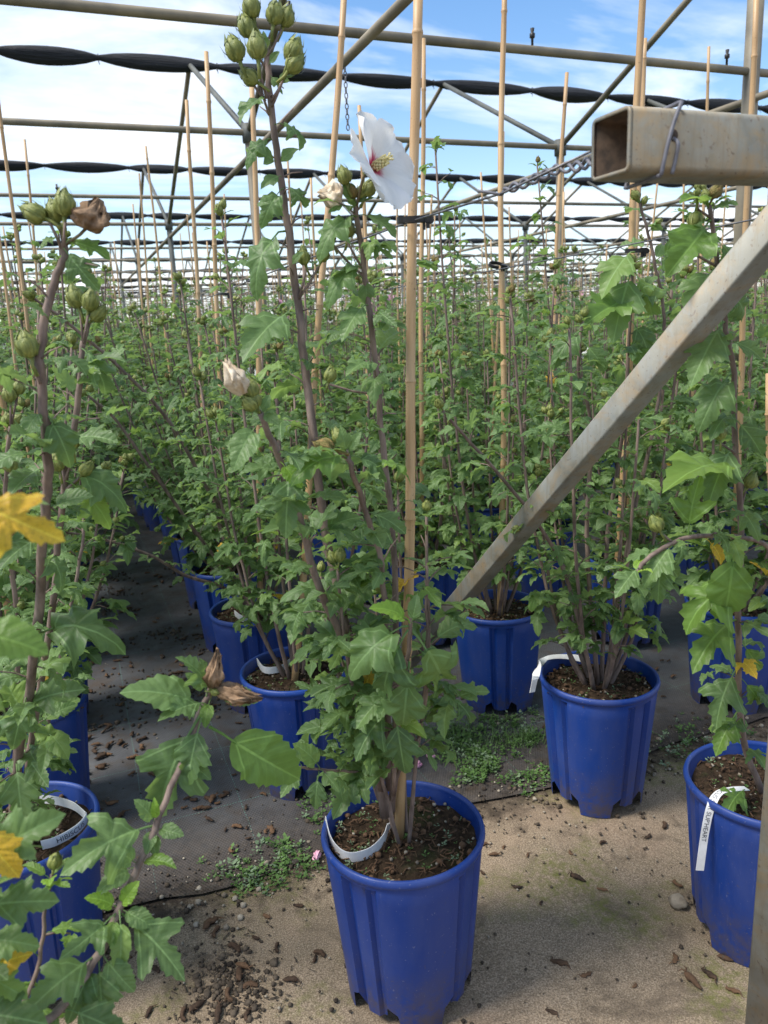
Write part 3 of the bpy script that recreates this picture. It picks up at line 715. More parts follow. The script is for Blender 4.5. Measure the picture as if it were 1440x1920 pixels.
# ---- P1 : the front plant
ROWX = {0: -.21, 1: .466, 2: 1.175}
P1 = Plant((.463, 1.162, 0.002), 21)
A = P1.stem(pxs([(722, 1530, 1.165), (700, 1380, 1.15), (652, 1190, 1.14), (612, 1000, 1.15), (582, 780, 1.17), (563, 610, 1.2), (536, 400, 1.22), (519, 280, 1.23), (505, 160, 1.24), (497, 75, 1.25)]), .0095, .0045, .10, .028, .074, .06, 2.4, .62, 0, tipleaf=False)
P1.leaves = [q for q in P1.leaves if proj(q[0].translation)[1] > 600]
P1.stem(pxs([(735, 1520, 1.165), (744, 1250, 1.16), (738, 1010, 1.15), (714, 790, 1.16), (694, 600, 1.17), (680, 480, 1.18), (667, 385, 1.18)]), .0065, .0042, .12, .030, .074, .055, 2.2, .8, 2)
P1.stem(pxs([(715, 1480, 1.15), (655, 1230, 1.10), (600, 1110, 1.07), (560, 960, 1.04), (520, 850, 1.02), (488, 775, 1.0)]), .0075, .0042, .10, .030, .074, .055, 2.2, .8, 2)
P1.stem(pxs([(728, 1480, 1.15), (724, 1240, 1.08), (715, 1060, 1.05), (685, 960, 1.03), (660, 880, 1.0), (648, 845, 1.0)]), .0055, .0035, .10, .030, .072, .05, 2.2, .8, 1)
P1.stem(pxs([(738, 1490, 1.12), (742, 1340, 1.04), (765, 1235, .99), (770, 1160, .98)]), .0045, .0032, .25, .03, .07, .055, 1.0, .6, 0)
P1.stem(pxs([(718, 1455, 1.15), (655, 1447, 1.11), (590, 1442, 1.06), (560, 1438, 1.04)]), .0028, .0018, .45, .03, .052, .045, .8, .9, 0, tipleaf=False)
P1.stem(pxs([(712, 1500, 1.18), (670, 1380, 1.2), (640, 1290, 1.22), (620, 1180, 1.24), (600, 1080, 1.26)]), .005, .003, .2, .03, .062, .045, 2.2, .9, 1)
P1.stem(pxs([(735, 1500, 1.13), (755, 1400, 1.10), (730, 1320, 1.06), (720, 1220, 1.05)]), .004, .0025, .36, .026, .066, .05, 2.0, .9, 0)
def cane_free(q):
    x_, y_, z_ = proj(q[0] @ V((0, .8, 0))); return not (728 < x_ < 800 and 640 < y_ < 1600 and q[0].translation.y < 1.20)
N_AUTO = len(P1.leaves)
for b, tp, y0, y1, k, mk, fc in [
    ((772, 1180), (880, 1335), .98, .93, 6, 'leaf', .7), ((768, 1240), (752, 1405), .97, .93, 3, 'leaf', .75), ((765, 1180), (690, 1320), .97, .92, 6, 'leaf', .65),
    ((770, 1168), (716, 1122), .97, .95, 0, 'leaf_young', .5), ((772, 1168), (783, 1118), .97, .96, 0, 'leaf_young', .6), ((768, 1172), (645, 1225), .98, .92, 9, 'leaf', .55),
    ((772, 1210), (850, 1262), 1.0, .96, 0, 'leaf', .45), ((740, 1330), (760, 1460), 1.03, .98, 2, 'leaf', .7), ((735, 1330), (660, 1395), 1.05, 1.0, 5, 'leaf', .6), ((738, 1290), (670, 1345), 1.04, 1.0, 2, 'leaf', .6),
    ((600, 1443), (572, 1395), 1.06, 1.04, 0, 'leaf', .6), ((598, 1446), (588, 1520), 1.06, 1.03, 2, 'leaf', .8), ((635, 1448), (640, 1512), 1.09, 1.06, 0, 'leaf', .8), ((565, 1440), (530, 1480), 1.04, 1.0, 2, 'leaf', .7), ((566, 1438), (545, 1405), 1.04, 1.02, 0, 'leaf', .6),
    # tall stem, from the top down
    ((506, 182), (440, 196), 1.24, 1.2, 2, 'leaf', .25), ((514, 232), (586, 240), 1.23, 1.19, 6, 'leaf', .25), ((513, 262), (450, 268), 1.235, 1.2, 3, 'leaf', .3), ((522, 308), (484, 272), 1.23, 1.2, 5, 'leaf_lime', .6), ((522, 310), (550, 268), 1.23, 1.2, 2, 'leaf_lime', .6),
    ((532, 352), (488, 398), 1.22, 1.18, 3, 'leaf', .6), ((533, 350), (580, 372), 1.22, 1.18, 6, 'leaf', .6), ((528, 330), (490, 340), 1.22, 1.2, 2, 'leaf_lime', .5), ((530, 415), (512, 395), 1.22, 1.2, 0, 'leaf', .5), ((536, 430), (440, 500), 1.22, 1.16, 3, 'leaf', .2), ((548, 588), (462, 622), 1.2, 1.1, 2, 'leaf', .55),
    ((503, 122), (520, 95), 1.24, 1.22, 0, 'leaf_lime', .6), ((503, 140), (535, 165), 1.24, 1.22, 5, 'leaf_lime', .5), ((500, 100), (492, 60), 1.24, 1.22, 2, 'leaf_lime', .7), ((545, 500), (562, 470), 1.2, 1.18, 0, 'leaf', .5), ((517, 160), (548, 128), 1.24, 1.22, 5, 'leaf_lime', .6),
    # flower stem
    ((672, 405), (585, 425), 1.18, 1.13, 3, 'leaf', .35), ((672, 402), (748, 420), 1.18, 1.14, 2, 'leaf', .3), ((668, 385), (645, 335), 1.18, 1.16, 2, 'leaf_young', .6), ((668, 385), (688, 350), 1.18, 1.16, 0, 'leaf_young', .6), ((676, 455), (735, 470), 1.18, 1.14, 5, 'leaf', .5), ((680, 500), (605, 520), 1.18, 1.13, 3, 'leaf', .35), ((684, 520), (690, 570), 1.18, 1.15, 3, 'leaf', .8), ((690, 570), (640, 610), 1.17, 1.12, 2, 'leaf', .5),
    # stem with wilted bloom and the leaves around it
    ((488, 790), (432, 862), 1.0, .96, 0, 'leaf', .7), ((492, 775), (520, 790), 1.0, .97, 0, 'leaf_lime', .6), ((488, 775), (462, 745), 1.0, .98, 5, 'leaf_young', .6), ((490, 778), (505, 740), 1.0, .99, 0, 'leaf_young', .6), ((545, 870), (532, 995), 1.02, .96, 2, 'leaf', .75), ((525, 865), (560, 905), 1.02, .98, 0, 'leaf_young', .5),
    ((652, 855), (745, 868), 1.0, .96, 3, 'leaf', .4), ((650, 850), (640, 805), 1.0, .98, 2, 'leaf_young', .6), ((652, 850), (672, 812), 1.0, .98, 0, 'leaf_young', .6), ((655, 860), (560, 840), 1.0, .95, 3, 'leaf_lime', .4), ((672, 920), (650, 880), 1.02, 1.0, 0, 'leaf_young', .5), ((600, 1000), (520, 960), 1.06, 1.0, 2, 'leaf', .5), ((690, 960), (760, 985), 1.03, .98, 2, 'leaf', .5)]:
    hl(P1, b, tp, y0, y1, k, mk, fc)
HERO1 = P1.leaves[-len(P1.leaves)+N_AUTO:]
for (x, y, dy, sz, dx_, dz_, old) in [(452, 120, 1.23, .0150, -.4, 1, 0), (484, 118, 1.2, .0150, .0, 1, 0), (470, 75, 1.25, .0135, -.3, 1, 0), (540, 122, 1.22, .0150, .5, 1, 0), (536, 138, 1.22, .0135, .7, .6, 0), (512, 52, 1.24, .0135, .2, 1, 0), (528, 55, 1.25, .0130, .5, 1, 0), (478, 40, 1.25, .0140, -.2, 1, 0), (487, 158, 1.23, .0125, -.4, .3, 0),
    (652, 350, 1.17, .0115, -.3, 1, 0), (684, 372, 1.17, .011, .4, .8, 0), (478, 752, 1.0, .012, -.3, 1, 0), (632, 845, 1.0, .0125, -.8, .3, 1), (615, 720, 1.12, .010, .3, 1, 0), (575, 500, 1.2, .0105, -.3, 1, 0), (600, 495, 1.2, .0110, .4, 1, 0), (650, 450, 1.2, .0115, .2, 1, 0), (625, 460, 1.2, .0105, -.4, 1, 0)]:
    p = aty(x, y, dy); P1.bud(p-(rt0*dx_+UP*dz_).normalized()*sz*.8, rt0*dx_+UP*dz_, sz*1.95, bool(old))
for (x, y, x2, y2, dy) in [(452, 120, 498, 190, 1.235), (484, 118, 500, 185, 1.23), (470, 75, 500, 130, 1.245), (540, 122, 510, 200, 1.23), (536, 138, 508, 190, 1.23), (512, 52, 497, 80, 1.245), (528, 55, 498, 110, 1.245), (478, 40, 497, 85, 1.25), (487, 158, 505, 215, 1.235), (632, 845, 652, 860, 1.0), (478, 752, 490, 775, 1.0), (652, 350, 668, 390, 1.18), (684, 372, 669, 395, 1.18), (615, 720, 706, 740, 1.15), (575, 500, 560, 560, 1.2), (600, 495, 560, 560, 1.2), (650, 450, 684, 510, 1.18), (625, 460, 684, 520, 1.18)]:
    a_, b_ = aty(x2, y2, dy), aty(x, y, dy); P1.stems.append(([a_, a_.lerp(b_, .5)+UP*-.003, b_], [.0022, .0020, .0019], 5))
n_hero = len(P1.leaves)
for k in range(6):
    a = P1.rg.uniform(0, 6.28); b = P1.base+V((.012*math.cos(a), .012*math.sin(a), .3)); o = V((math.cos(a)*.75-.22, math.sin(a)*.75, 0))
    P1.stem([b, b+o*.06+UP*.2, b+o*.13+UP*.4, b+o*.15+UP*P1.rg.uniform(.5, .68)], .004, .0024, .34, .028, .072, .055, 2.4, .95, P1.rg.choice((0, 1, 2)))
P1.leaves = [q for q in P1.leaves if q[2] != 'leaf' or cane_free(q) or q in HERO1]
root1 = near_plant(P1, 'tall hibiscus with an open white flower in a blue pot on the concrete edge', 0, rotz=R(-12))
c = aty(694, 318, 1.14); nz_ = ((cam_o-c).normalized()*.42+rt0*.72+UP*.38).normalized()
q = nz_.to_track_quat('Z', 'Y').to_matrix().to_4x4() @ Matrix.Rotation(R(20), 4, 'Z'); q.translation = c-root1.location
make_flower(root1, q, 'petal_white', 3, .078)
a_, b_ = aty(668, 392, 1.18), c-nz_*.01
mbp = MB(); mbp.tube(spline([a_, a_.lerp(b_, .5)+UP*.004, b_], 4), .0022, 6); mbp.build('flower_stalk', 'twig', root1)
for (x, y, dy, dx_, dz_, ln, r_, mk, sd_) in [(642, 368, 1.17, -.6, .12, .030, .013, 'wilt', 2), (456, 740, .99, -.35, .9, .038, .0105, 'wilt', 5)]:
    p = aty(x, y, dy); dd = (rt0*dx_+UP*dz_).normalized(); q = dd.to_track_quat('Z', 'Y').to_matrix().to_4x4(); q.translation = p-root1.location
    link('withered_flower', crumple(sd_, ln, r_, mk), root1, q)

# ---- foreground plant whose pot stands left of the frame
PF = Plant((-.19, .80, 0.002), 31)
fb = [(-150, 1930, .72), (-20, 1985, .70), (100, 1905, .73), (190, 1780, .78), (240, 1665, .82), (300, 1530, .86), (350, 1400, .9), (385, 1315, .93), (394, 1292, .93)]
PF.stem([PF.base+V((0, 0, .3)), PF.base+V((.06, -.03, .33))]+pxs(fb[1:]), .0058, .0034, .98, .05, .05, .05, 0, .1, 0, tipleaf=False)
for b, tp, y0, y1, k, mk, fc in [
    ((385, 1328), (258, 1268), .925, .90, 0, 'leaf', .55), ((388, 1320), (312, 1322), .92, .88, 2, 'leaf', .5), ((380, 1335), (262, 1530), .92, .86, 5, 'leaf', .75), ((378, 1345), (345, 1470), .91, .86, 2, 'leaf', .75), ((392, 1362), (566, 1470), .92, .86, 0, 'leaf_lime', .75), ((398, 1300), (480, 1308), .93, .9, 0, 'leaf', .5), ((352, 1425), (390, 1458), .9, .87, 0, 'leaf', .6), ((388, 1300), (362, 1262), .93, .92, 0, 'leaf', .6), ((395, 1310), (380, 1355), .93, .9, 0, 'leaf_lime', .6),
    ((292, 1548), (135, 1590), .86, .80, 5, 'leaf', .75), ((292, 1546), (268, 1502), .86, .85, 0, 'leaf', .6), ((290, 1552), (272, 1590), .86, .83, 0, 'leaf', .7), ((290, 1552), (334, 1562), .86, .83, 0, 'leaf', .6), ((288, 1556), (288, 1600), .86, .83, 0, 'leaf', .7), ((294, 1540), (288, 1508), .86, .85, 8, 'leaf_young', .6),
    ((258, 1622), (220, 1588), .84, .82, 0, 'leaf', .7), ((257, 1625), (186, 1655), .84, .81, 0, 'leaf', .6), ((258, 1622), (320, 1598), .84, .81, 8, 'leaf_lime', .2),
    ((222, 1705), (250, 1662), .81, .80, 0, 'leaf_young', .6), ((222, 1705), (178, 1672), .81, .80, 0, 'leaf_young', .5), ((222, 1708), (352, 1812), .81, .75, 4, 'leaf', .75), ((224, 1706), (232, 1825), .80, .75, 8, 'leaf', .7), ((218, 1712), (132, 1790), .8, .75, 4, 'leaf', .7), ((222, 1702), (285, 1735), .81, .78, 0, 'leaf', .6), ((215, 1715), (205, 1770), .8, .77, 0, 'leaf_lime', .7),
    ((185, 1790), (62, 1868), .78, .72, 2, 'leaf', .7), ((185, 1792), (192, 1925), .78, .72, 2, 'leaf', .75), ((188, 1785), (245, 1860), .78, .74, 0, 'leaf', .7), ((182, 1795), (130, 1900), .78, .72, 3, 'leaf', .75), ((120, 1890), (60, 1960), .74, .7, 2, 'leaf', .7), ((120, 1890), (230, 1930), .74, .7, 2, 'leaf', .7)]:
    hl(PF, b, tp, y0, y1, k, mk, fc)
PF.stem([PF.base+V((.02, .02, .3)), aty(20, 1960, .78)]+pxs([(70, 1820, .82), (84, 1720, .84), (97, 1640, .85)]), .0034, .0020, .45, .022, .04, .03, .6, .9, 1, mk='leaf_lime')
PF.stem([PF.base+V((0, .03, .3)), aty(-60, 1860, .74), aty(-25, 1730, .72), aty(-25, 1600, .7), aty(-40, 1480, .68)], .005, .003, .45, .05, .05, .05, 0, .1, 0, tipleaf=False)
for b, tp, y0, y1, k, mk, fc in [((-40, 1700), (92, 1682), .73, .70, 2, 'leaf', .75), ((-40, 1760), (60, 1765), .73, .7, 2, 'leaf', .7), ((-40, 1620), (82, 1530), .71, .68, 2, 'leaf', .7), ((-50, 1820), (40, 1860), .74, .7, 2, 'leaf', .7), ((-60, 1540), (35, 1640), .70, .66, 2, 'leaf_yellow', .75), ((-60, 1830), (30, 1790), .73, .70, 0, 'leaf_yellow', .6), ((-60, 1900), (60, 1905), .73, .68, 2, 'leaf', .7)]:
    hl(PF, b, tp, y0, y1, k, mk, fc)
PF.stem([PF.base+V((-.02, .0, .3)), aty(-110, 1500, .66), aty(-100, 1200, .62), aty(-85, 960, .6)], .005, .003, .45, .05, .05, .05, 0, .1, 0, tipleaf=False)
for b, tp, y0, y1, k, mk, fc in [((-90, 925), (102, 1005), .60, .56, 5, 'leaf_yellow', .75), ((-90, 1180), (70, 1200), .64, .60, 0, 'leaf_lime', .4)]:
    hl(PF, b, tp, y0, y1, k, mk, fc)
PF.bush(3, (.35, .5), .2, lean=(-.3, -.1))
rootF = near_plant(PF, 'hibiscus stretching a thin branch with a shrivelled brown bloom over the mat edge', 1)
for (x, y, dy, dx_, dz_, ln, r_, sd_) in [(398, 1290, .93, .25, 1, .042, .008, 3), (405, 1298, .92, 1.0, -.15, .045, .009, 8)]:
    p = aty(x, y, dy); dd = (rt0*dx_+UP*dz_).normalized(); q = dd.to_track_quat('Z', 'Y').to_matrix().to_4x4(); q.translation = p-rootF.location
    link('withered_flower', crumple(sd_, ln, r_, 'wilt_brown'), rootF, q)
    pb = MB()
    mt = (dd.to_track_quat('Z', 'Y').to_matrix().to_4x4() @ Matrix.Scale(.0095, 4)); mt.translation = p-rootF.location-dd*.012; link('bud', BUD[sd_ % 4], rootF, mt)

# ---- P0 : left plant
P0 = Plant((-.21, 1.49, 0.002), 41)
P0.stem([P0.base+V((0, 0, .3))]+pxs([(28, 1470, 1.36), (62, 1250, 1.22), (82, 1000, 1.12), (90, 880, 1.08), (80, 740, 1.06), (76, 660, 1.06), (96, 545, 1.06), (120, 482, 1.06), (119, 455, 1.06)]), .0085, .0045, .12, .036, .070, .055, 1.6, .40, 0, tipleaf=False)
P0.leaves = [q for q in P0.leaves if proj(q[0].translation)[1] > 700]
P0.stem([P0.base+V((.01, 0, .3))]+pxs([(50, 1450, 1.38), (92, 1180, 1.3), (118, 930, 1.24), (138, 810, 1.22), (150, 700, 1.2), (156, 640, 1.2)]), .0065, .004, .15, .034, .066, .05, 1.6, .55, 0, tipleaf=False)
P0.stem([P0.base+V((-.02, .02, .3))]+pxs([(30, 1380, 1.48), (30, 1150, 1.46), (10, 950, 1.44), (20, 800, 1.4)]), .006, .0035, .12, .034, .064, .045, 2.0, .8, 3)
P0.stem([P0.base+V((.02, .02, .3))]+pxs([(90, 1350, 1.55), (120, 1200, 1.58), (150, 1050, 1.6), (160, 940, 1.62)]), .005, .003, .12, .034, .064, .045, 1.8, .8, 1)
for b, tp, y0, y1, k, mk, fc in [((116, 462), (172, 532), 1.06, 1.02, 5, 'leaf', .75), ((120, 455), (205, 462), 1.06, 1.04, 2, 'leaf_lime', .4), ((112, 448), (72, 440), 1.06, 1.04, 3, 'leaf', .3), ((92, 600), (60, 560), 1.06, 1.03, 2, 'leaf', .5), ((84, 770), (140, 862), 1.07, 1.02, 3, 'leaf', .7), ((84, 770), (40, 800), 1.07, 1.03, 2, 'leaf', .4), ((84, 690), (150, 640), 1.06, 1.02, 6, 'leaf', .2),
    ((122, 900), (215, 960), 1.23, 1.16, 3, 'leaf_lime', .6), ((124, 885), (245, 905), 1.23, 1.16, 3, 'leaf', .45), ((150, 700), (215, 640), 1.2, 1.15, 8, 'leaf', .3), ((78, 1010), (0, 1040), 1.12, 1.06, 2, 'leaf', .5), ((82, 880), (20, 900), 1.08, 1.02, 2, 'leaf', .5), ((68, 1200), (178, 1120), 1.2, 1.1, 9, 'leaf', .5), ((70, 1190), (0, 1170), 1.2, 1.1, 2, 'leaf', .4), ((45, 1330), (120, 1280), 1.27, 1.2, 2, 'leaf', .6), ((30, 1420), (40, 1540), 1.33, 1.25, 2, 'leaf', .8), ((55, 1290), (20, 1400), 1.26, 1.18, 3, 'leaf', .7), ((130, 830), (200, 800), 1.22, 1.16, 2, 'leaf', .4), ((150, 650), (215, 720), 1.2, 1.14, 6, 'leaf', .4)]:
    hl(P0, b, tp, y0, y1, k, mk, fc)
for (x, y, dy, sz, dx_, dz_, x2, y2) in [(92, 415, 1.06, .0135, -.8, .5, 118, 470), (122, 415, 1.05, .0140, .1, 1, 119, 462), (112, 425, 1.07, .0125, -.2, 1, 119, 465), (62, 680, 1.05, .0150, -.2, 1, 76, 720), (150, 585, 1.2, .0145, -.2, 1, 156, 645), (165, 590, 1.19, .0135, .3, 1, 156, 645), (168, 605, 1.2, .0125, .6, .5, 157, 650), (138, 850, 1.22, .0125, .0, 1, 122, 900), (112, 890, 1.22, .0120, -.1, 1, 120, 920), (150, 895, 1.22, .0120, .7, .7, 122, 920), (28, 890, 1.3, .013, -.3, 1, 40, 930), (20, 760, 1.35, .012, 0, 1, 20, 800), (32, 745, 1.36, .011, .3, 1, 20, 800)]:
    p = aty(x, y, dy); P0.bud(p-(rt0*dx_+UP*dz_).normalized()*sz*.6, rt0*dx_+UP*dz_, sz*1.8); a_ = aty(x2, y2, dy); P0.stems.append(([a_, a_.lerp(p, .5), p], [.0023, .002, .0019], 5))
root0 = near_plant(P0, 'hibiscus in the HIBISCUS tagged pot, tall stem ending in buds and brown bloom', 2)
p = aty(165, 432, 1.05); q = (rt0*.35+UP*.7).to_track_quat('Z', 'Y').to_matrix().to_4x4(); q.translation = p-root0.location
link('withered_flower', crumple(4, .032, .0145, 'wilt_brown'), root0, q)
mbp = MB(); mbp.tube([aty(119, 462, 1.06), aty(150, 440, 1.055), p+UP*.004], .002, 5); mbp.build('flower_stalk', 'twig', root0)

# ---- P2, P3, P4 behind the front plant
P2 = Plant((.47, 1.93, 0.002), 51); P2.bush(8, (.7, 1.1), .22, spur=2.1, L0=.078, t0=.2)
near_plant(P2, 'hibiscus in the blue pot directly behind the white-flowered one, cane leaning right', 3)
P3 = Plant((.476, 2.46, 0.002), 61)
b3 = P3.base+V((-.02, 0, .3))
P3.stem([b3]+pxs([(425, 1105, 2.40), (350, 1080, 2.36), (280, 1040, 2.32), (190, 1010, 2.3), (120, 997, 2.28)]), .007, .003, .2, .045, .06, .045, 1.2, .9, 1)
P3.stem([b3]+pxs([(440, 1085, 2.42), (400, 1040, 2.38), (300, 905, 2.3), (220, 790, 2.25), (165, 742, 2.22)]), .0075, .0035, .15, .04, .06, .05, 1.3, .9, 2)
P3.stem([b3]+pxs([(430, 985, 2.42), (385, 910, 2.38), (320, 795, 2.3), (240, 705, 2.25), (140, 615, 2.2), (65, 560, 2.15)]), .008, .0035, .15, .04, .06, .05, 1.2, .9, 3)
P3.bush(8, (.65, 1.05), .26, spur=2.1, L0=.088, t0=.2)
near_plant(P3, 'hibiscus with long stems arching out low over the black aisle mat', 4)
P4 = Plant((.488, 3.0, 0.002), 71); P4.bush(10, (.6, 1.12), .36, spur=2.1, lean=(-.14, 0), L0=.096)
near_plant(P4, 'hibiscus in a tall-standing blue pot beside the aisle, behind the arching one', 5)

# ---- right row
PX = Plant((1.169, .985, 0.002), 81)
PX.stem([PX.base+V((0, 0, .3))]+pxs([(1393, 1380, .98), (1384, 1200, .96), (1390, 1010, .95), (1378, 820, .95), (1374, 700, .95), (1362, 620, .96), (1345, 500, .97), (1330, 385, .97)]), .0068, .0035, .12, .036, .062, .05, .7, .6, 2)
PX.stem([PX.base+V((.02, .01, .3)), aty(1470, 1200, .97), aty(1450, 1060, .95)]+pxs([(1425, 1016, .94), (1325, 1004, .92), (1266, 1016, .90), (1212, 1050, .89), (1188, 1085, .885)]), .0052, .0032, .7, .045, .05, .045, .4, .9, 0)
for b, tp, y0, y1, k, mk, fc in [((1378, 1015), (1362, 1178), .93, .88, 1, 'leaf_lime', .8), ((1240, 1045), (1232, 1128), .9, .87, 2, 'leaf', .8), ((1322, 1008), (1368, 1055), .92, .89, 8, 'leaf_yellow', .6), ((1290, 1010), (1300, 900), .91, .9, 4, 'leaf_lime', .6), ((1376, 830), (1330, 920), .95, .9, 2, 'leaf', .7), ((1372, 780), (1440, 850), .95, .9, 2, 'leaf', .6), ((1380, 880), (1270, 850), .95, .9, 2, 'leaf_lime', .4), ((1385, 1160), (1300, 1210), .96, .92, 5, 'leaf_lime', .6), ((1390, 1100), (1290, 1110), .96, .92, 6, 'leaf_lime', .5), ((1345, 500), (1290, 560), .97, .93, 2, 'leaf', .6), ((1340, 450), (1400, 500), .97, .93, 6, 'leaf', .5), ((1335, 410), (1275, 490), .97, .92, 7, 'leaf_lime', .7), ((1332, 395), (1380, 370), .97, .94, 2, 'leaf', .4), ((1330, 390), (1290, 345), .97, .94, 2, 'leaf_lime', .4), ((1365, 640), (1440, 660), .95, .91, 2, 'leaf', .5), ((1372, 700), (1320, 760), .95, .9, 3, 'leaf', .6), ((1384, 1250), (1330, 1340), .97, .93, 5, 'leaf', .6), ((1388, 1270), (1440, 1330), .97, .93, 5, 'leaf_lime', .6), ((1386, 1200), (1440, 1270), .97, .93, 5, 'leaf_lime', .6), ((1386, 1330), (1340, 1400), .98, .95, 2, 'leaf_lime', .5), ((1360, 600), (1300, 690), .96, .92, 2, 'leaf', .7), ((1350, 540), (1430, 590), .96, .92, 3, 'leaf', .6), ((1400, 1480), (1360, 1500), .98, .95, 5, 'leaf_lime', .5), ((1240, 1040), (1275, 1085), .9, .88, 0, 'leaf', .6), ((1200, 1062), (1160, 1100), .89, .86, 2, 'leaf', .7), ((1266, 1016), (1210, 1080), .9, .87, 2, 'leaf', .7)]:
    hl(PX, b, tp, y0, y1, k, mk, fc)
for (x, y, dy, sz, dx_, dz_, x2, y2) in [(1240, 1000, .9, .013, -.4, .7, 1262, 1018), (1350, 830, .94, .0120, -.1, 1, 1378, 850), (1398, 920, .95, .013, .5, 1, 1388, 960), (1305, 390, .97, .013, 0, -.6, 1335, 410), (1290, 470, .97, .012, -.3, 1, 1345, 500)]:
    p = aty(x, y, dy); PX.bud(p-(rt0*dx_+UP*dz_).normalized()*sz*.6, rt0*dx_+UP*dz_, sz*1.75); a_ = aty(x2, y2, dy); PX.stems.append(([a_, a_.lerp(p, .5), p], [.0022, .002, .0018], 5))
rootX = near_plant(PX, 'yellowing hibiscus beside the galvanised post, its printed tag hanging over the pot rim', 6, rotz=R(20))
PR = Plant((1.172, 1.516, 0.002), 91); PR.bush(10, (.62, 1.08), .30, spur=2.4, inter=.033, L0=.082, t0=.24)
PR.stem([PR.base+V((0, 0, .3))]+pxs([(1100, 1000, 1.5), (1110, 800, 1.48), (1085, 700, 1.46), (1092, 600, 1.45)]), .0065, .0035, .15, .04, .065, .05, 1.2, .6, 3)
PR.stem([PR.base+V((0.01, 0, .3))]+pxs([(1140, 1000, 1.52), (1170, 800, 1.5), (1180, 600, 1.5), (1187, 500, 1.5)]), .006, .0035, .15, .04, .07, .06, 1.2, .9, 5)
PR.stem([PR.base+V((-.01, 0, .3))]+pxs([(1060, 1080, 1.46), (1000, 970, 1.42), (900, 850, 1.40), (830, 770, 1.38)]), .006, .003, .15, .042, .06, .05, 1.0, .9, 1)
PR.stem([PR.base+V((.02, 0, .3))]+pxs([(1180, 1000, 1.5), (1230, 780, 1.5), (1245, 600, 1.5), (1225, 480, 1.5), (1200, 380, 1.5)]), .006, .003, .15, .042, .07, .06, .8, .6, 3)
for b, tp, y0, y1, k, mk, fc in [((1186, 505), (1150, 610), 1.5, 1.42, 2, 'leaf', .7), ((1188, 505), (1235, 600), 1.5, 1.42, 6, 'leaf', .7), ((1190, 470), (1130, 520), 1.5, 1.44, 2, 'leaf', .5), ((1186, 560), (1120, 580), 1.5, 1.42, 7, 'leaf_lime', .5), ((1182, 600), (1230, 660), 1.5, 1.42, 3, 'leaf', .6), ((1235, 520), (1270, 470), 1.5, 1.45, 2, 'leaf', .6), ((1228, 490), (1300, 440), 1.5, 1.42, 7, 'leaf_lime', .7), ((1245, 600), (1340, 620), 1.5, 1.42, 2, 'leaf', .5), ((1180, 640), (1220, 690), 1.5, 1.43, 0, 'leaf_lime', .7), ((1092, 620), (1040, 650), 1.45, 1.4, 3, 'leaf', .5), ((1092, 640), (1140, 690), 1.45, 1.4, 2, 'leaf', .6), ((1240, 560), (1200, 520), 1.5, 1.45, 3, 'leaf', .5)]:
    hl(PR, b, tp, y0, y1, k, mk, fc)
near_plant(PR, 'bushy multi-stemmed hibiscus in the blue pot half on concrete, half on mat', 7, rotz=R(-38))
PR2 = Plant((1.2, 2.085, 0.002), 101); PR2.bush(9, (.65, 1.1), .26, spur=2.1, L0=.088, t0=.2)
near_plant(PR2, 'hibiscus behind the steel brace, first pot wholly on the mat behind the weeds', 8, rotz=R(20))
PR3 = Plant((1.215, 2.66, 0.002), 111); PR3.bush(9, (.65, 1.12), .30, spur=2.1, L0=.094)
near_plant(PR3, 'hibiscus behind the foot of the steel brace, second pot on the mat', 9)
n_i = 10
for (x, y, lb) in [(-.22, 2.06, 'hibiscus next behind the HIBISCUS tagged pot, along the aisle'), (.50, 3.55, 'hibiscus two pots behind the arching one, beside the aisle'), (1.21, 3.22, 'hibiscus in the third pot on the mat behind the steel brace'), (1.88, 1.75, 'hibiscus just right of the bushy multi-stemmed one, in the next row'), (1.90, 2.30, 'hibiscus in the second pot of the row right of the brace'), (1.89, 2.86, 'hibiscus in the third pot of the row right of the brace'), (-.21, 2.62, 'hibiscus two pots behind the HIBISCUS tagged one')]:
    pl = Plant((x, y, .002), 120+n_i); pl.bush(9, (.6, 1.12), .34, spur=2.1, L0=.098, lean=(.14 if x < 0 else -.12 if x < .6 else 0, 0)); near_plant(pl, lb, n_i, maxleaf=260); n_i += 1

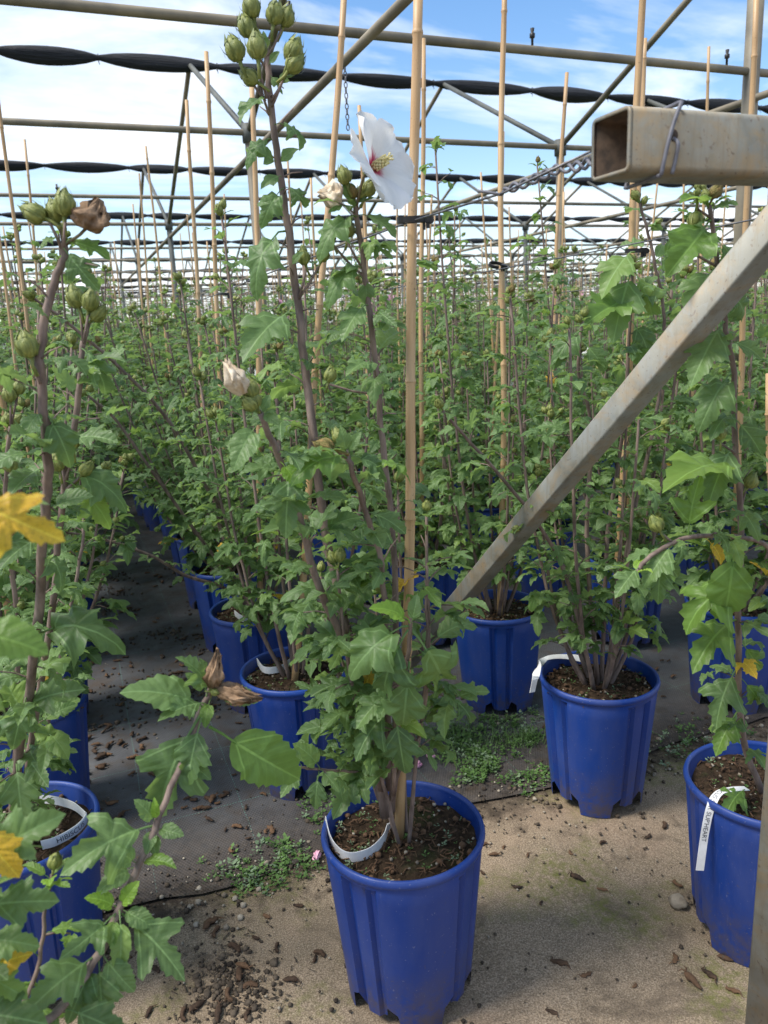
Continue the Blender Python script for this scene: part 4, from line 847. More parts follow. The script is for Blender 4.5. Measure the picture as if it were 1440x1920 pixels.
# ---- copies : further plants of the rows
TPL = []
for k in range(7):
    pl = Plant((0, 0, 0), 300+k); pl.bush(10, (.70, 1.24), .36, spur=2.0, inter=.041, per=3, L0=.106)
    mbst = MB()
    for pts, rad, sd_ in pl.stems: mbst.tube(pts, rad, 5 if sd_ > 3 else 3, caps=False)
    fol = join_leaves([(mt, kk) for mt, kk, mk in pl.leaves], LOW, pl.rg)
    mbb = MB()
    for mt, kk in pl.buds:
        g = BUDLO[kk % 2]; mbb.add([mt @ p for p in g.v], g.f)
    top = max((p for pts, rad, sd_ in pl.stems for p in pts), key=lambda p: p.z)
    TPL.append((mbst.data('stem', 'stem'), fol, mbb.data('buds', 'bud'), top, pl))
far_rg = random.Random(5)
def cane_mesh(seed, ln=2.0):
    rg = random.Random(seed); mb = MB(); pts = []; rad = []; n = 28; bx, by = rg.uniform(-.012, .012), rg.uniform(-.012, .012)
    nodes = []; z = rg.uniform(.1, .3)
    while z < ln-.05: nodes.append(z); z += rg.uniform(.24, .40)
    zs = sorted(set([i*ln/12 for i in range(13)]+[q+d for q in nodes for d in (-.008, -.003, 0, .003, .008)]))
    def cpt(z): return V((bx*math.sin(z*2.1+seed)+.004*math.sin(z*5+seed), by*math.sin(z*1.7+seed*2), z))
    for z in zs:
        dn = min([abs(z-q) for q in nodes]+[1]); r_ = lerp(.0098, .0078, z/ln)+(.0014 if dn < .001 else .0009 if dn < .004 else -.0003 if dn < .009 else 0)
        pts.append(cpt(z)); rad.append(r_)
    mb.tube(pts, rad, 10)
    for q in nodes: mb.tube([cpt(q-.0022), cpt(q+.0002)], [lerp(.0098, .0078, q/ln)+.0012]*2, 10, False, 1)
    return mb.data('bamboo_cane', ['bamboo', 'bamboo_node'])
CANES = [cane_mesh(i*1.7+1) for i in range(6)]
cane_i = [0]; CW = [1.0]
def cane(base, top, label, group=None):
    d = V(top)-V(base); L_ = d.length; q = d.to_track_quat('Z', 'Y').to_matrix().to_4x4() @ Matrix.Rotation(cane_i[0]*1.1, 4, 'Z') @ Matrix.Diagonal((CW[0], CW[0], L_/2.0, 1)); q.translation = base
    o = link('bamboo_cane', CANES[cane_i[0] % 6], None, q); cane_i[0] += 1
    return tag(o, label, 'cane', group)
# canes of the nearest plants
SZ = .29
cane(atz(751, 1592, SZ), aty(782, -70, 1.20), 'thick bamboo cane of the white-flowered hibiscus, clipped to the wire with a black clip')
cane(V((.455, 1.90, SZ)), aty(648, -60, 1.99), 'bamboo cane slanting past the white flower, from the second pot of its row')
cane(V((.50, 2.47, SZ)), aty(469, 140, 2.52), 'bamboo cane with a black clip behind the tall budded stem')
cane(V((.50, 3.02, SZ)), aty(385, 98, 3.03), 'bamboo cane of the fourth pot along the aisle')
cane(V((.51, 3.57, SZ)), aty(352, 188, 3.6), 'bamboo cane of the fifth pot along the aisle')
cane(atz(1152, 1262, SZ), aty(1207, -60, 1.56), 'bamboo cane of the bushy hibiscus, passing behind the square steel tube')
cane(V((1.19, 2.06, SZ)), aty(950, -70, 2.15), 'tall bamboo cane with an open black clip, from the pot behind the brace')
cane(V((1.20, 2.69, SZ)), aty(795, 72, 2.75), 'bamboo cane close behind the one holding the black clip')
cane(V((1.21, 3.25, SZ)), V((1.24, 3.24, 2.14)), 'bamboo cane of the third pot behind the brace')
cane(V((1.20, .99, SZ)), aty(1452, 700, 1.0), 'bamboo cane leaning right in the pot beside the galvanised post')
cane(V((1.90, 1.78, SZ)), aty(1193, 58, 2.75)*.0+V((1.86, 1.80, 2.12)), 'bamboo cane of the pot just right of the bushy hibiscus')
cane(V((1.92, 2.33, SZ)), V((1.95, 2.35, 2.16)), 'bamboo cane of the second pot in the row right of the brace')
cane(V((1.90, 2.88, SZ)), aty(1065, 135, 2.95), 'bamboo cane of the third pot in the row right of the brace')
cane(V((-.23, 2.08, SZ)), V((-.22, 2.08, 2.0)), 'bamboo cane in the pot next behind the tagged left one')
cane(V((-.22, 2.64, SZ)), V((-.20, 2.66, 2.05)), 'bamboo cane two pots behind the tagged left one')

CW[0] = .74
used = [(x.location.x, x.location.y) for x in col.objects if x.name.startswith('potted_hibiscus')]
spots = []; far_spots = []
for r_ in range(-6, 78):
    X0 = .47+.70*r_ if r_ >= 1 or r_ == 0 else -.21+.70*(r_+1)
    if r_ == 0: X0 = .47
    if r_ == -1: X0 = -.21
    if r_ == 1: X0 = 1.18
    off = (r_*0.37) % .55
    for j in range(0, 84):
        y = {0: 4.1, -1: 3.18, 1: 3.8, 2: 3.42}.get(r_, 1.5+off)+j*.553
        if y > 47: break
        x = X0+far_rg.uniform(-.07, .07); yy = y+far_rg.uniform(-.09, .09)
        pxx, pyy, zz = proj((x, yy, 1.0))
        if zz < .5 or pxx < -160 or pxx > 1620: continue
        if min((x-a)**2+(yy-b_)**2 for a, b_ in used) < .16: continue
        (spots if True else far_spots).append((zz, x, yy))
spots.sort(); near_spots, far_spots = spots[:270], spots[270:]
for i, (zz, x, y) in enumerate(near_spots):
    st, fo, bu, top, pl = TPL[(i*5+i//7) % 7]
    root = empty('potted_hibiscus', (x, y, .002), far_rg.uniform(0, 6.28)); s_ = far_rg.uniform(.92, 1.12)
    tag(root, 'leafy hibiscus in a blue pot deep in the crowded rows', 'potted plant', 'hibiscus plants crowded in the rows beyond the front ones')
    if zz < 7:
        pot_parts(root, i, litter=False)
    else: link('pot', POT, root)
    w_ = 1.28 if -.6 < x < .8 else far_rg.uniform(.95, 1.15); mt = Matrix.Diagonal((w_, w_, s_, 1)); mt.translation = (0, 0, .315*(1-s_))
    link('stem', st, root, mt); tag(link('foliage', fo, root, mt), kind='stuff'); tag(link('buds', bu, root, mt), kind='stuff')
    if far_rg.random() < .30:
        tp = pl.stems[far_rg.choice([k for k in range(len(pl.stems)) if pl.stems[k][2] > 3])][0][-1]
        q = V((far_rg.uniform(-1, 1), -1, .5)).to_track_quat('Z', 'Y').to_matrix().to_4x4(); q.translation = V((tp.x*w_, tp.y*w_, .315*(1-s_)+tp.z*s_-.01)); link('flower', FLO['w' if far_rg.random() < .65 or x < 1.5 else 'r'], root, q)
    if far_rg.random() < .78: cane((x+.02, y+.02, SZ), (x+far_rg.uniform(-.09, .11), y+far_rg.uniform(-.08, .08), far_rg.uniform(1.88, 2.28)), 'bamboo cane standing deep in the crowded hibiscus rows', 'bamboo canes in the rows beyond the front plants')
# beyond : the far rows as one mass
mt_l = []; canes_mb = MB(); pots_mb = MB(); fl_mb = MB()
for (zz, x, y) in far_spots:
    n = 64 if zz < 16 else 34 if zz < 25 else 18; sc = 1.0 if zz < 16 else 1.35 if zz < 25 else 1.8
    for _ in range(n):
        a = far_rg.uniform(0, 6.28); h = far_rg.uniform(.8, 1.46); r_ = far_rg.uniform(.03, .27); p = V((x+r_*math.cos(a), y+r_*math.sin(a), h))
        mt_l.append((frame_y(p, V((math.cos(a), math.sin(a), far_rg.uniform(-.5, .4))), UP+V((far_rg.uniform(-.6, .6), far_rg.uniform(-.8, .4), 0)), far_rg.uniform(.05, .085)*sc), far_rg.randrange(10)))
    for _ in range(3):
        a = far_rg.uniform(0, 6.28); p = V((x+.15*math.cos(a), y+.15*math.sin(a), far_rg.uniform(1.35, 1.70)))
        for q in range(3): mt_l.append((frame_y(p-UP*.05*q, V((math.cos(a+q*2), math.sin(a+q*2), .6)), UP, .045*sc), far_rg.randrange(10)))
    if far_rg.random() < .6: canes_mb.tube([(x, y, .6), (x+far_rg.uniform(-.09, .09), y, far_rg.uniform(1.75, 2.28))], .0065, 4, False)
tag(link('distant_hibiscus_rows', join_leaves(mt_l, TINY, far_rg)), 'far mass of green hibiscus plants filling the rows to the horizon', 'plants', kind='stuff')
tag(canes_mb.build('distant_bamboo_canes', 'bamboo'), 'far thicket of thin bamboo canes above the distant plants', 'canes', kind='stuff')

# ------------------------------------------------------------------ galvanised end frame : post, crossbar, brace
def sq_tube(mb, a, b_, half, wall, rad, x_axis, open_end=True, mi=0):
    a, b_ = V(a), V(b_); d = (b_-a).normalized(); x = V(x_axis); x = (x-d*x.dot(d)).normalized(); y = d.cross(x)
    def prof(h, r_):
        o = []
        for (sx, sy, a0) in ((1, 1, 0), (-1, 1, 90), (-1, -1, 180), (1, -1, 270)):
            for k in range(4):
                an = R(a0+30*k); o.append((sx*(h-r_)+r_*math.cos(an), sy*(h-r_)+r_*math.sin(an)))
        return o
    P_ = prof(half, rad); Q_ = prof(half-wall, max(.001, rad-wall)); n = len(P_); v = []
    nseg = 1
    for e in (a, b_):
        for (px_, py_) in P_: v.append(e+x*px_+y*py_)
    for e in (a, b_):
        for (px_, py_) in Q_: v.append(e+x*px_+y*py_)
    f = []; g = []
    for k in range(n):
        k2 = (k+1) % n
        f.append((k, k2, n+k2, n+k)); g.append((2*n+k, 3*n+k, 3*n+k2, 2*n+k2)); f.append((k, 2*n+k, 2*n+k2, k2)); f.append((n+k, n+k2, 3*n+k2, 3*n+k))
    mb.add(v, f+g, mi); mb.mi[-len(g):] = [1]*len(g)  # inner walls get the darker material: the tube's inside shade, painted in
EF = empty('anchor_frame', (.91, .707, 0.0)); tag(EF, 'weathered galvanised square-tube frame with a diagonal brace and a crossbar', 'frame')
TZ0, TZ1 = 1.386, 1.455; TY0, TY1 = .680, .749
mb = MB(); sq_tube(mb, (.91, .707, -.05), (.91, .707, 1.391), .036, .004, .007, (1, 0, 0)); mb.build('post', ['galvanised', 'rusty_shade'], EF, origin=EF.location)
mb = MB(); sq_tube(mb, (.556, .7145, 1.4235), (1.95, .7145, 1.4235), .0315, .004, .007, (0, 1, 0))
ob = mb.build('crossbar', ['galvanised', 'rusty_shade'], EF, origin=EF.location)
mb = MB(); sq_tube(mb, (.5525, .7145, 1.4235), (.5558, .7145, 1.4235), .0313, .004, .007, (0, 1, 0)); mb.build('cut_end', ['galvanised', 'rusty_shade'], EF, origin=EF.location)
mb = MB()
for k in range(14):
    a = 2*math.pi*k/14
mb.tube([(.607, .6835, 1.428), (.607, .6822, 1.428)], .006, 12); mb.build('bolt_hole', 'rusty_shade', EF, origin=EF.location)
sl = V((0, .751, -.660)); g0 = atx(1000, 922, .879)+V((.0215, 0, 0))-V((0, .660, .751))*.0215
mb = MB(); sq_tube(mb, g0-sl*.90, g0+sl*1.40, .0215, .003, .004, (1, 0, 0)); mb.build('brace', ['galvanised', 'rusty_shade'], EF, origin=EF.location)

# wires along the rows
def wire_obj(pts, r_, label, name='steel_wire', mk='wire', extra=None):
    mb = MB(); mb.tube(pts, r_, 6)
    o = mb.build(name, mk, None, origin=pts[0]); tag(o, label, 'wire', 'row wires'); return o
W1 = [V((.556, .752, 1.425)), V((.545, .92, 1.410)), V((.527, 1.165, 1.409)), V((.50, 1.6, 1.398)), V((.478, 2.1, 1.388)), V((.475, 2.46, 1.378)), V((.48, 3.1, 1.376)), V((.49, 5, 1.375)), V((.5, 12, 1.375))]
w1 = wire_obj(W1, .0016, 'steel wire tied to the square tube and clipped to the thick cane')
# twisted tie at the tube end
mb = MB(); pk = [atx(1112, 300, .556), aty(1085, 312, .79), aty(1050, 316, .83), aty(1015, 330, .86), aty(980, 345, .89), aty(945, 357, .92)]; core = spline(pk, 9)
for ph in (0, 3.14):
    mb.tube([p+(rt0*0+UP*math.cos(i*.62+ph)+V((.5, .5, 0))*math.sin(i*.62+ph))*.0050*min(1, (len(core)-i)/8+.3) for i, p in enumerate(core)], .0021, 7)
mb.tube(spline([core[-1], aty(940, 365, .925), aty(925, 362, .93), aty(896, 358, .945)], 5), .0020, 6)
lp = []
for k in range(33):                     # loop round the tube
    a = k/32*4; sd_ = int(a) % 4; q = a-int(a); h = .0345; cx_ = .625
    y0, z0 = [(-h, lerp(-h, h, q)), (lerp(-h, h, q), h), (h, lerp(h, -h, q)), (lerp(h, -h, q), -h)][sd_]
    lp.append(V((cx_-.035*(1-(z0+h)/(2*h))-.012*math.sin(k*.2), .7145+y0*1.02, 1.4235+z0*1.02)))
mb.tube(spline(lp, 2), .0022, 7)
mb.tube(spline([V((.607, .690, 1.428)), V((.608, .677, 1.420)), V((.608, .6790, 1.405)), V((.604, .679, 1.390))], 5), .0021, 7)
o = mb.build('twisted_tie', 'twist_wire', w1, origin=w1.location)
W2 = [V((1.18, .752, 1.425)), V((1.18, 1.1, 1.408)), V((1.18, 1.5, 1.40)), V((1.19, 2.1, 1.396)), V((1.2, 3, 1.392)), V((1.2, 12, 1.385))]
wire_obj(W2, .0015, 'steel wire above the row of the bushy hibiscus, right of the tied one')
W3 = [V((1.88, .752, 1.425)), V((1.88, 1.3, 1.372)), V((1.88, 2.5, 1.352)), V((1.89, 12, 1.35))]
wire_obj(W3, .0015, 'steel wire over the row right of the brace')
W0 = [V((-.21, .8, 1.36)), V((-.21, 2, 1.35)), V((-.2, 12, 1.35))]
# black cane clips
def clip(c, d, label, s_=1.0, open_=False):
    mb = MB(); n = 26; v = []; f = []; rg_ = .0135*s_
    span = 2*math.pi*(.72 if open_ else 1.0)
    for i in range(n+1):
        a = span*i/n+.6
        for (rr, zz) in ((rg_, -.0045), (rg_, .0045), (rg_+.0026, .0045), (rg_+.0026, -.0045)): v.append((rr*math.cos(a)*1.25, rr*math.sin(a), zz))
    for i in range(n):
        for k in range(4): k2 = (k+1) % 4; f.append((i*4+k, i*4+k2, (i+1)*4+k2, (i+1)*4+k))
    mb.add(v, f)
    mb.box((.0225, 0, 0), (.007, .005, .0055)); mb.box((.026, 0, -.008), (.003, .004, .006)); mb.box((.020, 0.002, -.009), (.002, .004, .007)); mb.tube([(.030, -.004, -.002), (.030, .004, -.002)], .006, 10)
    o = link('cane_clip', mb.data('cane_clip', 'plastic_black', False)); o.location = c; o.rotation_euler = d; tag(o, label, 'clip'); return o
def on_w(W, y):
    for a, b_ in zip(W, W[1:]):
        if a.y <= y <= b_.y: return a.lerp(b_, (y-a.y)/(b_.y-a.y))
k1 = aty(771, 412, 1.172)
clip(k1, (0.06, 0, R(-28)), 'black plastic clip ring on the thick cane of the white-flowered hibiscus', 1.15)
clip(aty(474, 526, 2.49), (.1, 0, R(-20)), 'black plastic clip on the cane behind the tall budded stem', 1.1)
clip(aty(418, 551, 3.02)+V((0, 0, 0)), (.0, .1, R(-30)), 'black plastic clip on the wire at the fourth cane of the aisle row', 1.0)
clip(aty(930, 497, 2.10), (.5, .2, R(-25)), 'open black plastic clip hooked on the cane behind the brace', 1.1, True)
clip(aty(1188, 470, 1.53), (.1, 0, R(-25)), 'black plastic clip behind the buds on the cane of the bushy hibiscus', 1.0)

# ------------------------------------------------------------------ shade house frame overhead
FR = empty('shade_house_frame', (0, 5.28, 0)); tag(FR, 'brown steel shade-house frame of posts, beams and pipes over the field', 'frame')
def pipe(name, a, b_, r_, parent, mk='frame', sides=10):
    mb = MB(); mb.tube([V(a), V(a).lerp(V(b_), .5), V(b_)], r_, sides); return mb.build(name, mk, parent, origin=parent.location)
PXS = [3.63+2.37*k for k in range(-3, 15)]; NB_ = 10; DY = 4.25
def inview(x0, x1, y): return True
for k in range(NB_):
    y = 5.28+DY*k; x1 = 1.25*y+4
    pipe('beam', (-6, y, 2.50), (x1, y, 2.50), .020, FR)
    for xp in PXS:
        if xp > x1: break
        if xp < -.2*y-3: continue
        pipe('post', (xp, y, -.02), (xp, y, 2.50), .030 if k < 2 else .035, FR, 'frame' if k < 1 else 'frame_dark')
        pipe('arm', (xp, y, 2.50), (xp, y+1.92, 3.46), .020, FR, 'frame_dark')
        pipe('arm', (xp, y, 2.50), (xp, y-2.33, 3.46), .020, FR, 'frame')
        if k < 3: 
            mb = MB(); mb.tube([(xp, y, 2.44), (xp, y, 2.55)], .044, 10); mb.build('bracket', 'frame_dark', FR, origin=FR.location)
for xp in PXS: pipe('purlin', (xp, 1.0, 2.362), (xp, min(46, 5.28+DY*(NB_-1)), 2.362), .020, FR)
pipe('post', (3.63, 3.5, -.02), (3.63, 3.5, 3.5), .043, FR)
# irrigation pipes with sprinklers
for k in range(NB_):
    y = 3.5+DY*k; x1 = 1.25*y+4; ir = empty('irrigation_pipe', (0, y, 2.40))
    ORD = ['first', 'second', 'third', 'fourth', 'fifth', 'sixth', 'seventh', 'eighth', 'ninth', 'tenth']
    lab = 'brown irrigation pipe with small sprinklers, first one over the near rows' if k == 0 else '%s irrigation pipe over the rows, counting away from the square steel tube' % ORD[k]
    tag(ir, lab, 'pipe', 'irrigation pipes over the rows')
    zc = 2.50
    pipe('tube', (-6, y, zc), (x1, y, zc), .021 if k == 0 else .017, ir)
    if k < 3:
        x = -2.0
        sx = [aty(542, 20, y).x, aty(998, 85, y).x, aty(1362, 130, y).x] if k == 0 else [(-2+q*2.1) for q in range(8)]
        for x in sx:
            mb = MB(); mb.tube([(x, y, zc+.02), (x, y, zc+.05), (x, y, zc+.055), (x, y, zc+.072), (x, y, zc+.075), (x, y, zc+.095)], [.006, .006, .013, .013, .007, .010], 8); mb.build('sprinkler', 'plastic_black', ir, origin=ir.location)
# rolled shade nets
for k in range(NB_):
    y = 7.2+DY*k; x0, x1 = -5.5, 1.2*y+4; rg = random.Random(40+k); mb = MB(); z0 = 3.46; x = x0; S_ = 12; v = []; first = True; ties = []
    rings = []
    while x < x1:
        ln = rg.uniform(.72, 1.10); rr = rg.uniform(.062, .078); nn = 8 if k < 4 else 5
        for i in range(nn):
            t_ = i/nn; rad_ = .020+(rr-.020)*math.sin(math.pi*t_)**.75; rings.append((x+ln*t_, rad_, -.012*math.sin(math.pi*t_)+.0))
        ties.append(x); x += ln
    for (xx, r_, dz) in rings:
        for q in range(S_):
            a = 2*math.pi*q/S_; rr = r_*(1+.10*math.sin(3*a+xx*2)+.06*noise.noise(V((xx*3, a*2, k)))); v.append((xx, y+rr*math.cos(a), z0+dz+rr*.92*math.sin(a)))
    f = []
    for i in range(len(rings)-1):
        for q in range(S_): q2 = (q+1) % S_; f.append((i*S_+q, i*S_+q2, (i+1)*S_+q2, (i+1)*S_+q))
    mb.add(v, f)
    roll_ = mb.build('rolled_shade_net', 'shade_net', None, origin=(0, y, z0))
    tag(roll_, 'thick lobed roll of black shade net, first one over the near rows' if k == 0 else '%s roll of black shade net, counting away from the square steel tube' % ORD[k], 'shade net', 'rolled shade nets over the rows')
    if k < 3:
        for xx in ties:
            mb = MB(); mb.tube([(xx, y+.027*math.cos(a), z0+.027*math.sin(a)) for a in [q*.7 for q in range(9)]], .004, 5, closed=True)
            mb.tube([(xx, y, z0-.022), (xx+.006, y, z0-.05)], .003, 4); mb.build('tie', 'plastic_black', roll_, origin=roll_.location)
# chain hanging from the purlin
cp = aty(694, 78, 3.43); cp.x = 1.26; cp.z = 2.345
mb = MB()
for i in range(12):
    c = cp+V((0, 0, -.012-.021*i)); pts = []
    for q in range(10):
        a = 2*math.pi*q/10; u_ = V((1, 0, 0)) if i % 2 else V((0, 1, 0)); pts.append(c+u_*.007*math.cos(a)+UP*.0125*math.sin(a))
    mb.tube(pts, .0024, 5, closed=True)
tag(mb.build('hanging_chain', 'wire', None, origin=cp), 'short thin chain hanging from the overhead purlin', 'chain')

# ------------------------------------------------------------------ tags
def strap(path, ups, width, name, parent, per=8, text=None, text_s=None, thick=.0006):
    pts = spline(path, per); us = spline(ups, per); v = []; f = []; n = len(pts)
    tgs = [(pts[min(i+1, n-1)]-pts[max(i-1, 0)]).normalized() for i in range(n)]
    us = [(u_-t_*u_.dot(t_)).normalized() for u_, t_ in zip(us, tgs)]; nn = [t_.cross(u_) for t_, u_ in zip(tgs, us)]
    for p, u_, n_ in zip(pts, us, nn):
        for (a, b_) in ((-1, -1), (1, -1), (1, 1), (-1, 1)): v.append(p+u_*width*.5*a+n_*thick*b_)
    for i in range(n-1):
        for k in range(4): k2 = (k+1) % 4; f.append((i*4+k, i*4+k2, (i+1)*4+k2, (i+1)*4+k))
    f += [(0, 1, 2, 3), tuple((n-1)*4+k for k in (3, 2, 1, 0))]
    mb = MB(); mb.add(v, f); o = mb.build(name, 'tag', parent, smooth=False, origin=parent.location)
    if text:
        s0, hgt, side = text_s; cu = bpy.data.curves.new('print', 'FONT'); cu.body = text; cu.size = hgt; to = bpy.data.objects.new('print', cu); col.objects.link(to)
        dg = bpy.context.evaluated_depsgraph_get(); me = bpy.data.meshes.new_from_object(to.evaluated_get(dg)); bpy.data.objects.remove(to)
        cum = [0]
        for i in range(1, n): cum.append(cum[-1]+(pts[i]-pts[i-1]).length)
        for vv in me.vertices:
            d = s0+vv.co.x; i = max(1, min(n-1, next((q for q in range(1, n) if cum[q] >= d), n-1))); q = (d-cum[i-1])/(cum[i]-cum[i-1])
            p = pts[i-1].lerp(pts[i], q); u_ = us[i-1].lerp(us[i], q).normalized(); n_ = nn[i-1].lerp(nn[i], q).normalized()
            vv.co = p+u_*(vv.co.y-hgt*.36)+n_*(thick+.0004)*side-parent.location
        if False: print('TAG', text, 'len', cum[-1], 'facing', [round(nn[i].dot((cam_o-pts[i]).normalized()), 2) for i in range(0, n, 6)])
        me.materials.clear(); me.materials.append(M['ink']); link('print', me, o, None)
    return o
tilt = V((0, 0, 1))
def rimz(x, y, z): return atz(x, y, z)
# tag in the front pot
strap([rimz(610, 1535, .352), rimz(622, 1580, .330), rimz(650, 1606, .328), rimz(690, 1600, .33), rimz(718, 1575, .332), rimz(727, 1552, .335)], [V((.0, .2, 1)), UP, UP, UP, UP, UP], .020, 'plant_tag', root1)
strap([rimz(727, 1552, .335), rimz(735, 1545, .336), rimz(742, 1556, .334)], [UP, UP, UP], .013, 'tag_loop', root1)
# left pot tag, printed
strap([rimz(40, 1502, .338), rimz(90, 1499, .345), rimz(135, 1510, .345), rimz(161, 1530, .342)], [UP]*4, .019, 'plant_tag', root0)
strap([rimz(78, 1585, .335), rimz(105, 1577, .337), rimz(140, 1558, .340), rimz(158, 1541, .342), rimz(163, 1531, .342)], [UP]*5, .019, 'plant_tag', root0, text='HIBISCUS', text_s=(.026, .0145, 1))
# right pot tag hanging over the rim
hp = [rimz(1400, 1478, .345), rimz(1372, 1480, .352), rimz(1348, 1487, .354), aty(1333, 1512, .975), aty(1322, 1560, .972), aty(1312, 1632, .970)]
strap(hp, [V((-.35, -.9, .1)), V((-.3, -.93, .1)), V((.2, -.9, .1)), V((.85, -.5, .1)), V((.93, -.36, 0)), V((.93, -.36, 0))], .0155, 'plant_tag', rootX, 10, text="HIBISCUS SYR SUP'HEART", text_s=(.036, .0122, 1))
# tag of the bushy plant
rootR = [o for o in col.objects if o.get('label', '').startswith('bushy multi')][0]
strap([rimz(1105, 1238, .335), rimz(1070, 1232, .342), rimz(1035, 1232, .352), rimz(1016, 1240, .353), aty(1006, 1262, 1.49), aty(998, 1298, 1.485)], [UP*.8+V((0, .5, 0)), V((0, .8, .5)), V((0, 1, .2)), V((.3, .9, 0)), V((.9, .2, 0)), V((.9, .2, 0))], .018, 'plant_tag', rootR)
root3 = [o for o in col.objects if o.get('label', '').startswith('hibiscus with long stems')][0]
strap([rimz(440, 1150, .33), rimz(455, 1160, .335), rimz(472, 1156, .335)], [UP]*3, .022, 'plant_tag', root3)
root2 = [o for o in col.objects if o.get('label', '').startswith('hibiscus in the blue pot directly')][0]
strap([rimz(482, 1240, .335), rimz(496, 1256, .335), rimz(525, 1254, .335), rimz(545, 1240, .335)], [UP]*4, .020, 'plant_tag', root2)

# ------------------------------------------------------------------ litter on the ground
def debris_mesh(seed):
    rg = random.Random(seed); mb = MB(); n = 7; a = rg.uniform(0, 6); cur = rg.uniform(-.25, .25); p = V((0, 0, .005)); pts = []; rad = []
    for i in range(n):
        pts.append(p.copy()); rad.append((.003+.0035*math.sin(math.pi*(i+.5)/n))*rg.uniform(.7, 1.3)); a += cur+rg.uniform(-.35, .35); p = p+V((math.cos(a)*.0065, math.sin(a)*.0065, rg.uniform(-.001, .0015)))
    c = sum(pts, V())/n; pts = [q-V((c.x, c.y, 0)) for q in pts]; rad[0] *= .4; rad[-1] *= .35; mb.tube(pts, rad, 9)
    mb.v = [q+noise.noise_vector(q*260+V((seed, 0, 0)))*.0030 for q in mb.v]
    for _ in range(3):
        q = rg.choice(pts); b_ = rg.uniform(0, 6.28); mb.tube([q, q+V((math.cos(b_)*.007, math.sin(b_)*.007, .003)), q+V((math.cos(b_+.5)*.014, math.sin(b_+.5)*.014, .0))], [.0022, .0016, .0006], 4)
    v = []
    return mb.data('fallen_bloom', 'dry')
DEB = [debris_mesh(i) for i in range(9)]
rgd = random.Random(77)
def drop(x, y, s_, on_mat, rz=None):
    o = link('fallen_bloom', DEB[rgd.randrange(9)]); o.location = (x, y, .010 if on_mat else .001); o.rotation_euler = (0, 0, rgd.uniform(0, 6.28) if rz is None else rz); o.scale = (s_, s_, s_*rgd.uniform(.7, 1))
    tag(o, 'shrivelled dark brown bloom fallen on the black woven mat' if on_mat else 'shrivelled dark brown bloom fallen on the tan concrete', 'fallen bloom', 'fallen blooms on the mat' if on_mat else 'fallen blooms on the concrete')
def clear(x, y):
    return all((x-a)**2+(y-b_)**2 > .016 for a, b_ in used)
for (x, y, s_) in [(970, 1665, .8), (1130, 1582, .7), (1085, 1650, 1.1), (1130, 1670, .8), (1270, 1660, .9), (1050, 1808, 1.2), (1100, 1830, .8), (1265, 1800, .9), (1300, 1845, 1.3), (1330, 1830, 1.1), (905, 1585, .9), (925, 1605, .8), (905, 1638, .6), (1035, 1900, .8), (1375, 1860, .9), (1345, 1775, .9), (1015, 1695, .5), (990, 1605, .6), (945, 1590, .5), (1310, 1635, .8), (1360, 1800, 1.0), (545, 1840, 1), (395, 1735, 1.4), (405, 1750, 1.1), (440, 1780, 1.2), (450, 1830, 1.3), (470, 1850, 1.1), (430, 1870, 1.2), (370, 1890, 1.2), (345, 1905, 1.1), (520, 1780, .9), (230, 1800, 1.3), (290, 1820, 1.0), (500, 1720, .8), (590, 1800, .7), (600, 1790, 1.0), (465, 1905, 1.0), (280, 1900, .9), (410, 1905, 1.2), (560, 1700, .8), (480, 1760, .7), (455, 1815, 1.1), (1245, 1550, 1.0), (1215, 1570, .8), (1190, 1850, .5), (690+380, 1600, .6)]:
    p = atz(x, y, 0); drop(p.x, p.y, s_*.8, False)
k = 0
while k < 190:
    px_ = rgd.uniform(140, 520); py_ = rgd.uniform(1030, 1640); p = atz(px_, py_, 0)
    if p.y < 1.68 or not clear(p.x, p.y) or p.x > .40: continue
    if noise.noise(V((p.x*5, p.y*5, 2)))+rgd.uniform(-.3, .5) < 0 or (p.y < 2.2 and rgd.random() < .55): continue
    drop(p.x, p.y, rgd.uniform(.35, 1.05), True); k += 1
for _ in range(36):
    p = atz(rgd.uniform(880, 1420), rgd.uniform(1200, 1420), 0)
    if p.y > 1.7 and clear(p.x, p.y): drop(p.x, p.y, rgd.uniform(.4, .9), True)
# crumbs of soil, stones : uncountable, one object
mb = MB()
for _ in range(1700):
    if rgd.random() < .7: x, y = rgd.uniform(-.1, 1.9), 1.57+rgd.gauss(0, .07)
    else: x, y = rgd.uniform(-.1, 1.7), rgd.uniform(.75, 1.62)
    if not clear(x, y): continue
    q = rgd.random(); z = .004 if y < 1.6 else .009
    rock(mb, (x, y, z), rgd.uniform(.001, .0042)*(2.2 if y > 1.45 and rgd.random() < .25 else 1), rgd, 0 if q < .35 else 1, 5)
for _ in range(380):
    a = rgd.choice(used[:12]); b_ = rgd.uniform(0, 6.28); r_ = .11+abs(rgd.gauss(0, .035)); x, y = a[0]+r_*math.cos(b_), a[1]+r_*math.sin(b_)
    rock(mb, (x, y, .005 if y < 1.6 else .010), rgd.uniform(.002, .007), rgd, 1 if rgd.random() < .9 else 0, 5)
cls = [(rgd.uniform(150, 500), rgd.uniform(1040, 1400), rgd.uniform(10, 40)) for _ in range(26)]
for _ in range(1100):
    c_ = rgd.choice(cls); p = atz(rgd.gauss(c_[0], c_[2]), rgd.gauss(c_[1], c_[2]*.35), 0)
    if not clear(p.x, p.y): continue
    rock(mb, (p.x, p.y, .010), abs(rgd.gauss(0, .004))+.001, rgd, 1, 5)
for _ in range(230):
    p = atz(rgd.uniform(180, 520), rgd.uniform(1100, 1680), 0); rock(mb, (p.x, p.y, .010), rgd.uniform(.001, .0035), rgd, 0 if rgd.random() < .4 else 1, 5)
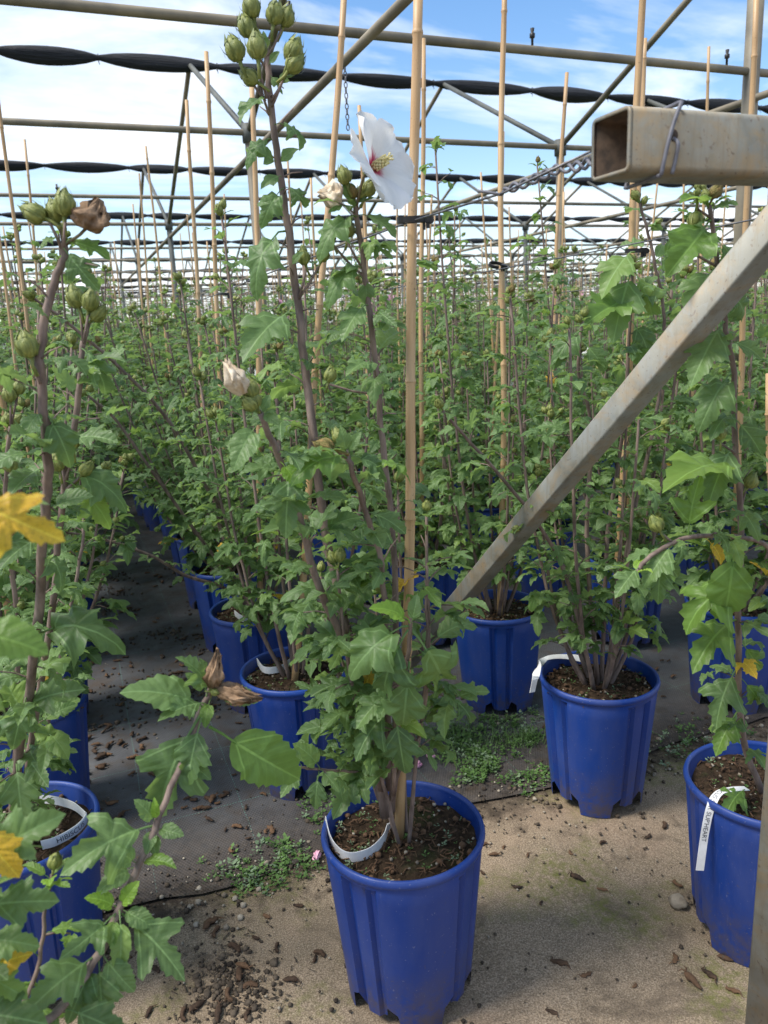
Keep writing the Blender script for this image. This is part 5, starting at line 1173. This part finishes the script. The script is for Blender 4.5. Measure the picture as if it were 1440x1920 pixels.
# mossy litter patch near the lower left
for _ in range(420):
    p = atz(rgd.gauss(430, 42), rgd.gauss(1855, 45), 0); rock(mb, (p.x, p.y, .002), abs(rgd.gauss(0, .0032))+.0008, rgd, 1, 5)
for _ in range(150):
    p = atz(rgd.gauss(430, 50), rgd.gauss(1850, 50), 0); x, y = p.x, p.y; b_ = rgd.uniform(0, 6.28); l_ = rgd.uniform(.004, .016)
    mb.tube([(x, y, .003), (x+l_*math.cos(b_), y+l_*math.sin(b_), rgd.uniform(.002, .008))], [rgd.uniform(.0006, .0018)]*2, 4, mi=1)
tag(mb.build('soil_crumbs', ['pebble', 'crumb'], None), 'soil crumbs and grit strewn over the concrete and along the mat edge', 'grit', kind='stuff')
mb = MB(); rock(mb, (0, 0, .012), .021, random.Random(3), 0, 9); st = mb.build('stone', 'pebble', None); p = atz(1271, 1700, 0); st.location = (p.x, p.y, .001)
tag(st, 'pale round stone lying on the tan concrete', 'stone')
# weeds and moss between the pots
mb = MB()
clumps = [(rgd.uniform(825, 1010), rgd.uniform(1335, 1470), rgd.uniform(8, 24)) for _ in range(17)]+[(960, 1395, 22), (990, 1390, 16), (860, 1380, 18), (905, 1450, 16)]
for _ in range(680):
    q = rgd.random()
    if q < .62: cl = rgd.choice(clumps); p = atz(rgd.gauss(cl[0], cl[2]), rgd.gauss(cl[1], cl[2]*.7), 0)
    elif q < .74: p = atz(rgd.gauss(470, 45), rgd.gauss(1645, 14), 0)
    elif q < .82: p = atz(rgd.gauss(545, 30), rgd.gauss(1612, 14), 0)
    elif q < .90: p = atz(rgd.gauss(620, 30), rgd.gauss(1530, 25), 0)
    else: p = atz(rgd.gauss(1290, 60), rgd.gauss(1390, 20), 0)
    if not clear(p.x, p.y): continue
    z = .008 if p.y > 1.62 else .002
    weedlet(mb, (p.x, p.y, z), rgd, rgd.uniform(.010, .026), rgd.randint(5, 12), 0 if rgd.random() < .75 else 1)
for _ in range(700):
    cl = clumps[rgd.choice((0, 3, 5, 17, 17, 18, 18, 19))]; p = atz(rgd.gauss(cl[0], cl[2]), rgd.gauss(cl[1], cl[2]*.6), 0)
    if not clear(p.x, p.y): continue
    a = rgd.uniform(0, 6.28); l_ = rgd.uniform(.012, .045); d = V((math.cos(a)*.6, math.sin(a)*.6, 1)).normalized(); b0 = V((p.x, p.y, .006)); sd_ = V((-math.sin(a), math.cos(a), 0))*.0011
    mb.add([b0-sd_, b0+sd_, b0+d*l_*.6+sd_*.7, b0+d*l_*.6-sd_*.7, b0+d*l_+V((math.cos(a), math.sin(a), -.3))*l_*.3], [(0, 1, 2, 3), (3, 2, 4)])
tag(mb.build('weeds', ['weed', 'weed_blue'], None), 'low green weeds and grass growing on the mat edge between the pots', 'weeds', kind='stuff')
# fallen pink petals
for i, (x, y) in enumerate([(590, 1608), (800, 1425), (780, 1445)]):
    p = atz(x, y, 0); o = link('fallen_petal', crumple(20+i, .026, .007, 'petal_pink')); o.rotation_euler = (R(90), 0, i*1.3); o.location = (p.x, p.y, .013)
    tag(o, ['crumpled pink petal fallen between the small weeds and the front pot rim', 'crumpled pink petal on the mat, nearer the brace of the two by the weeds', 'crumpled pink petal on the mat, nearer the front pot of the two by the weeds'][i], 'petal', 'fallen pink petals')
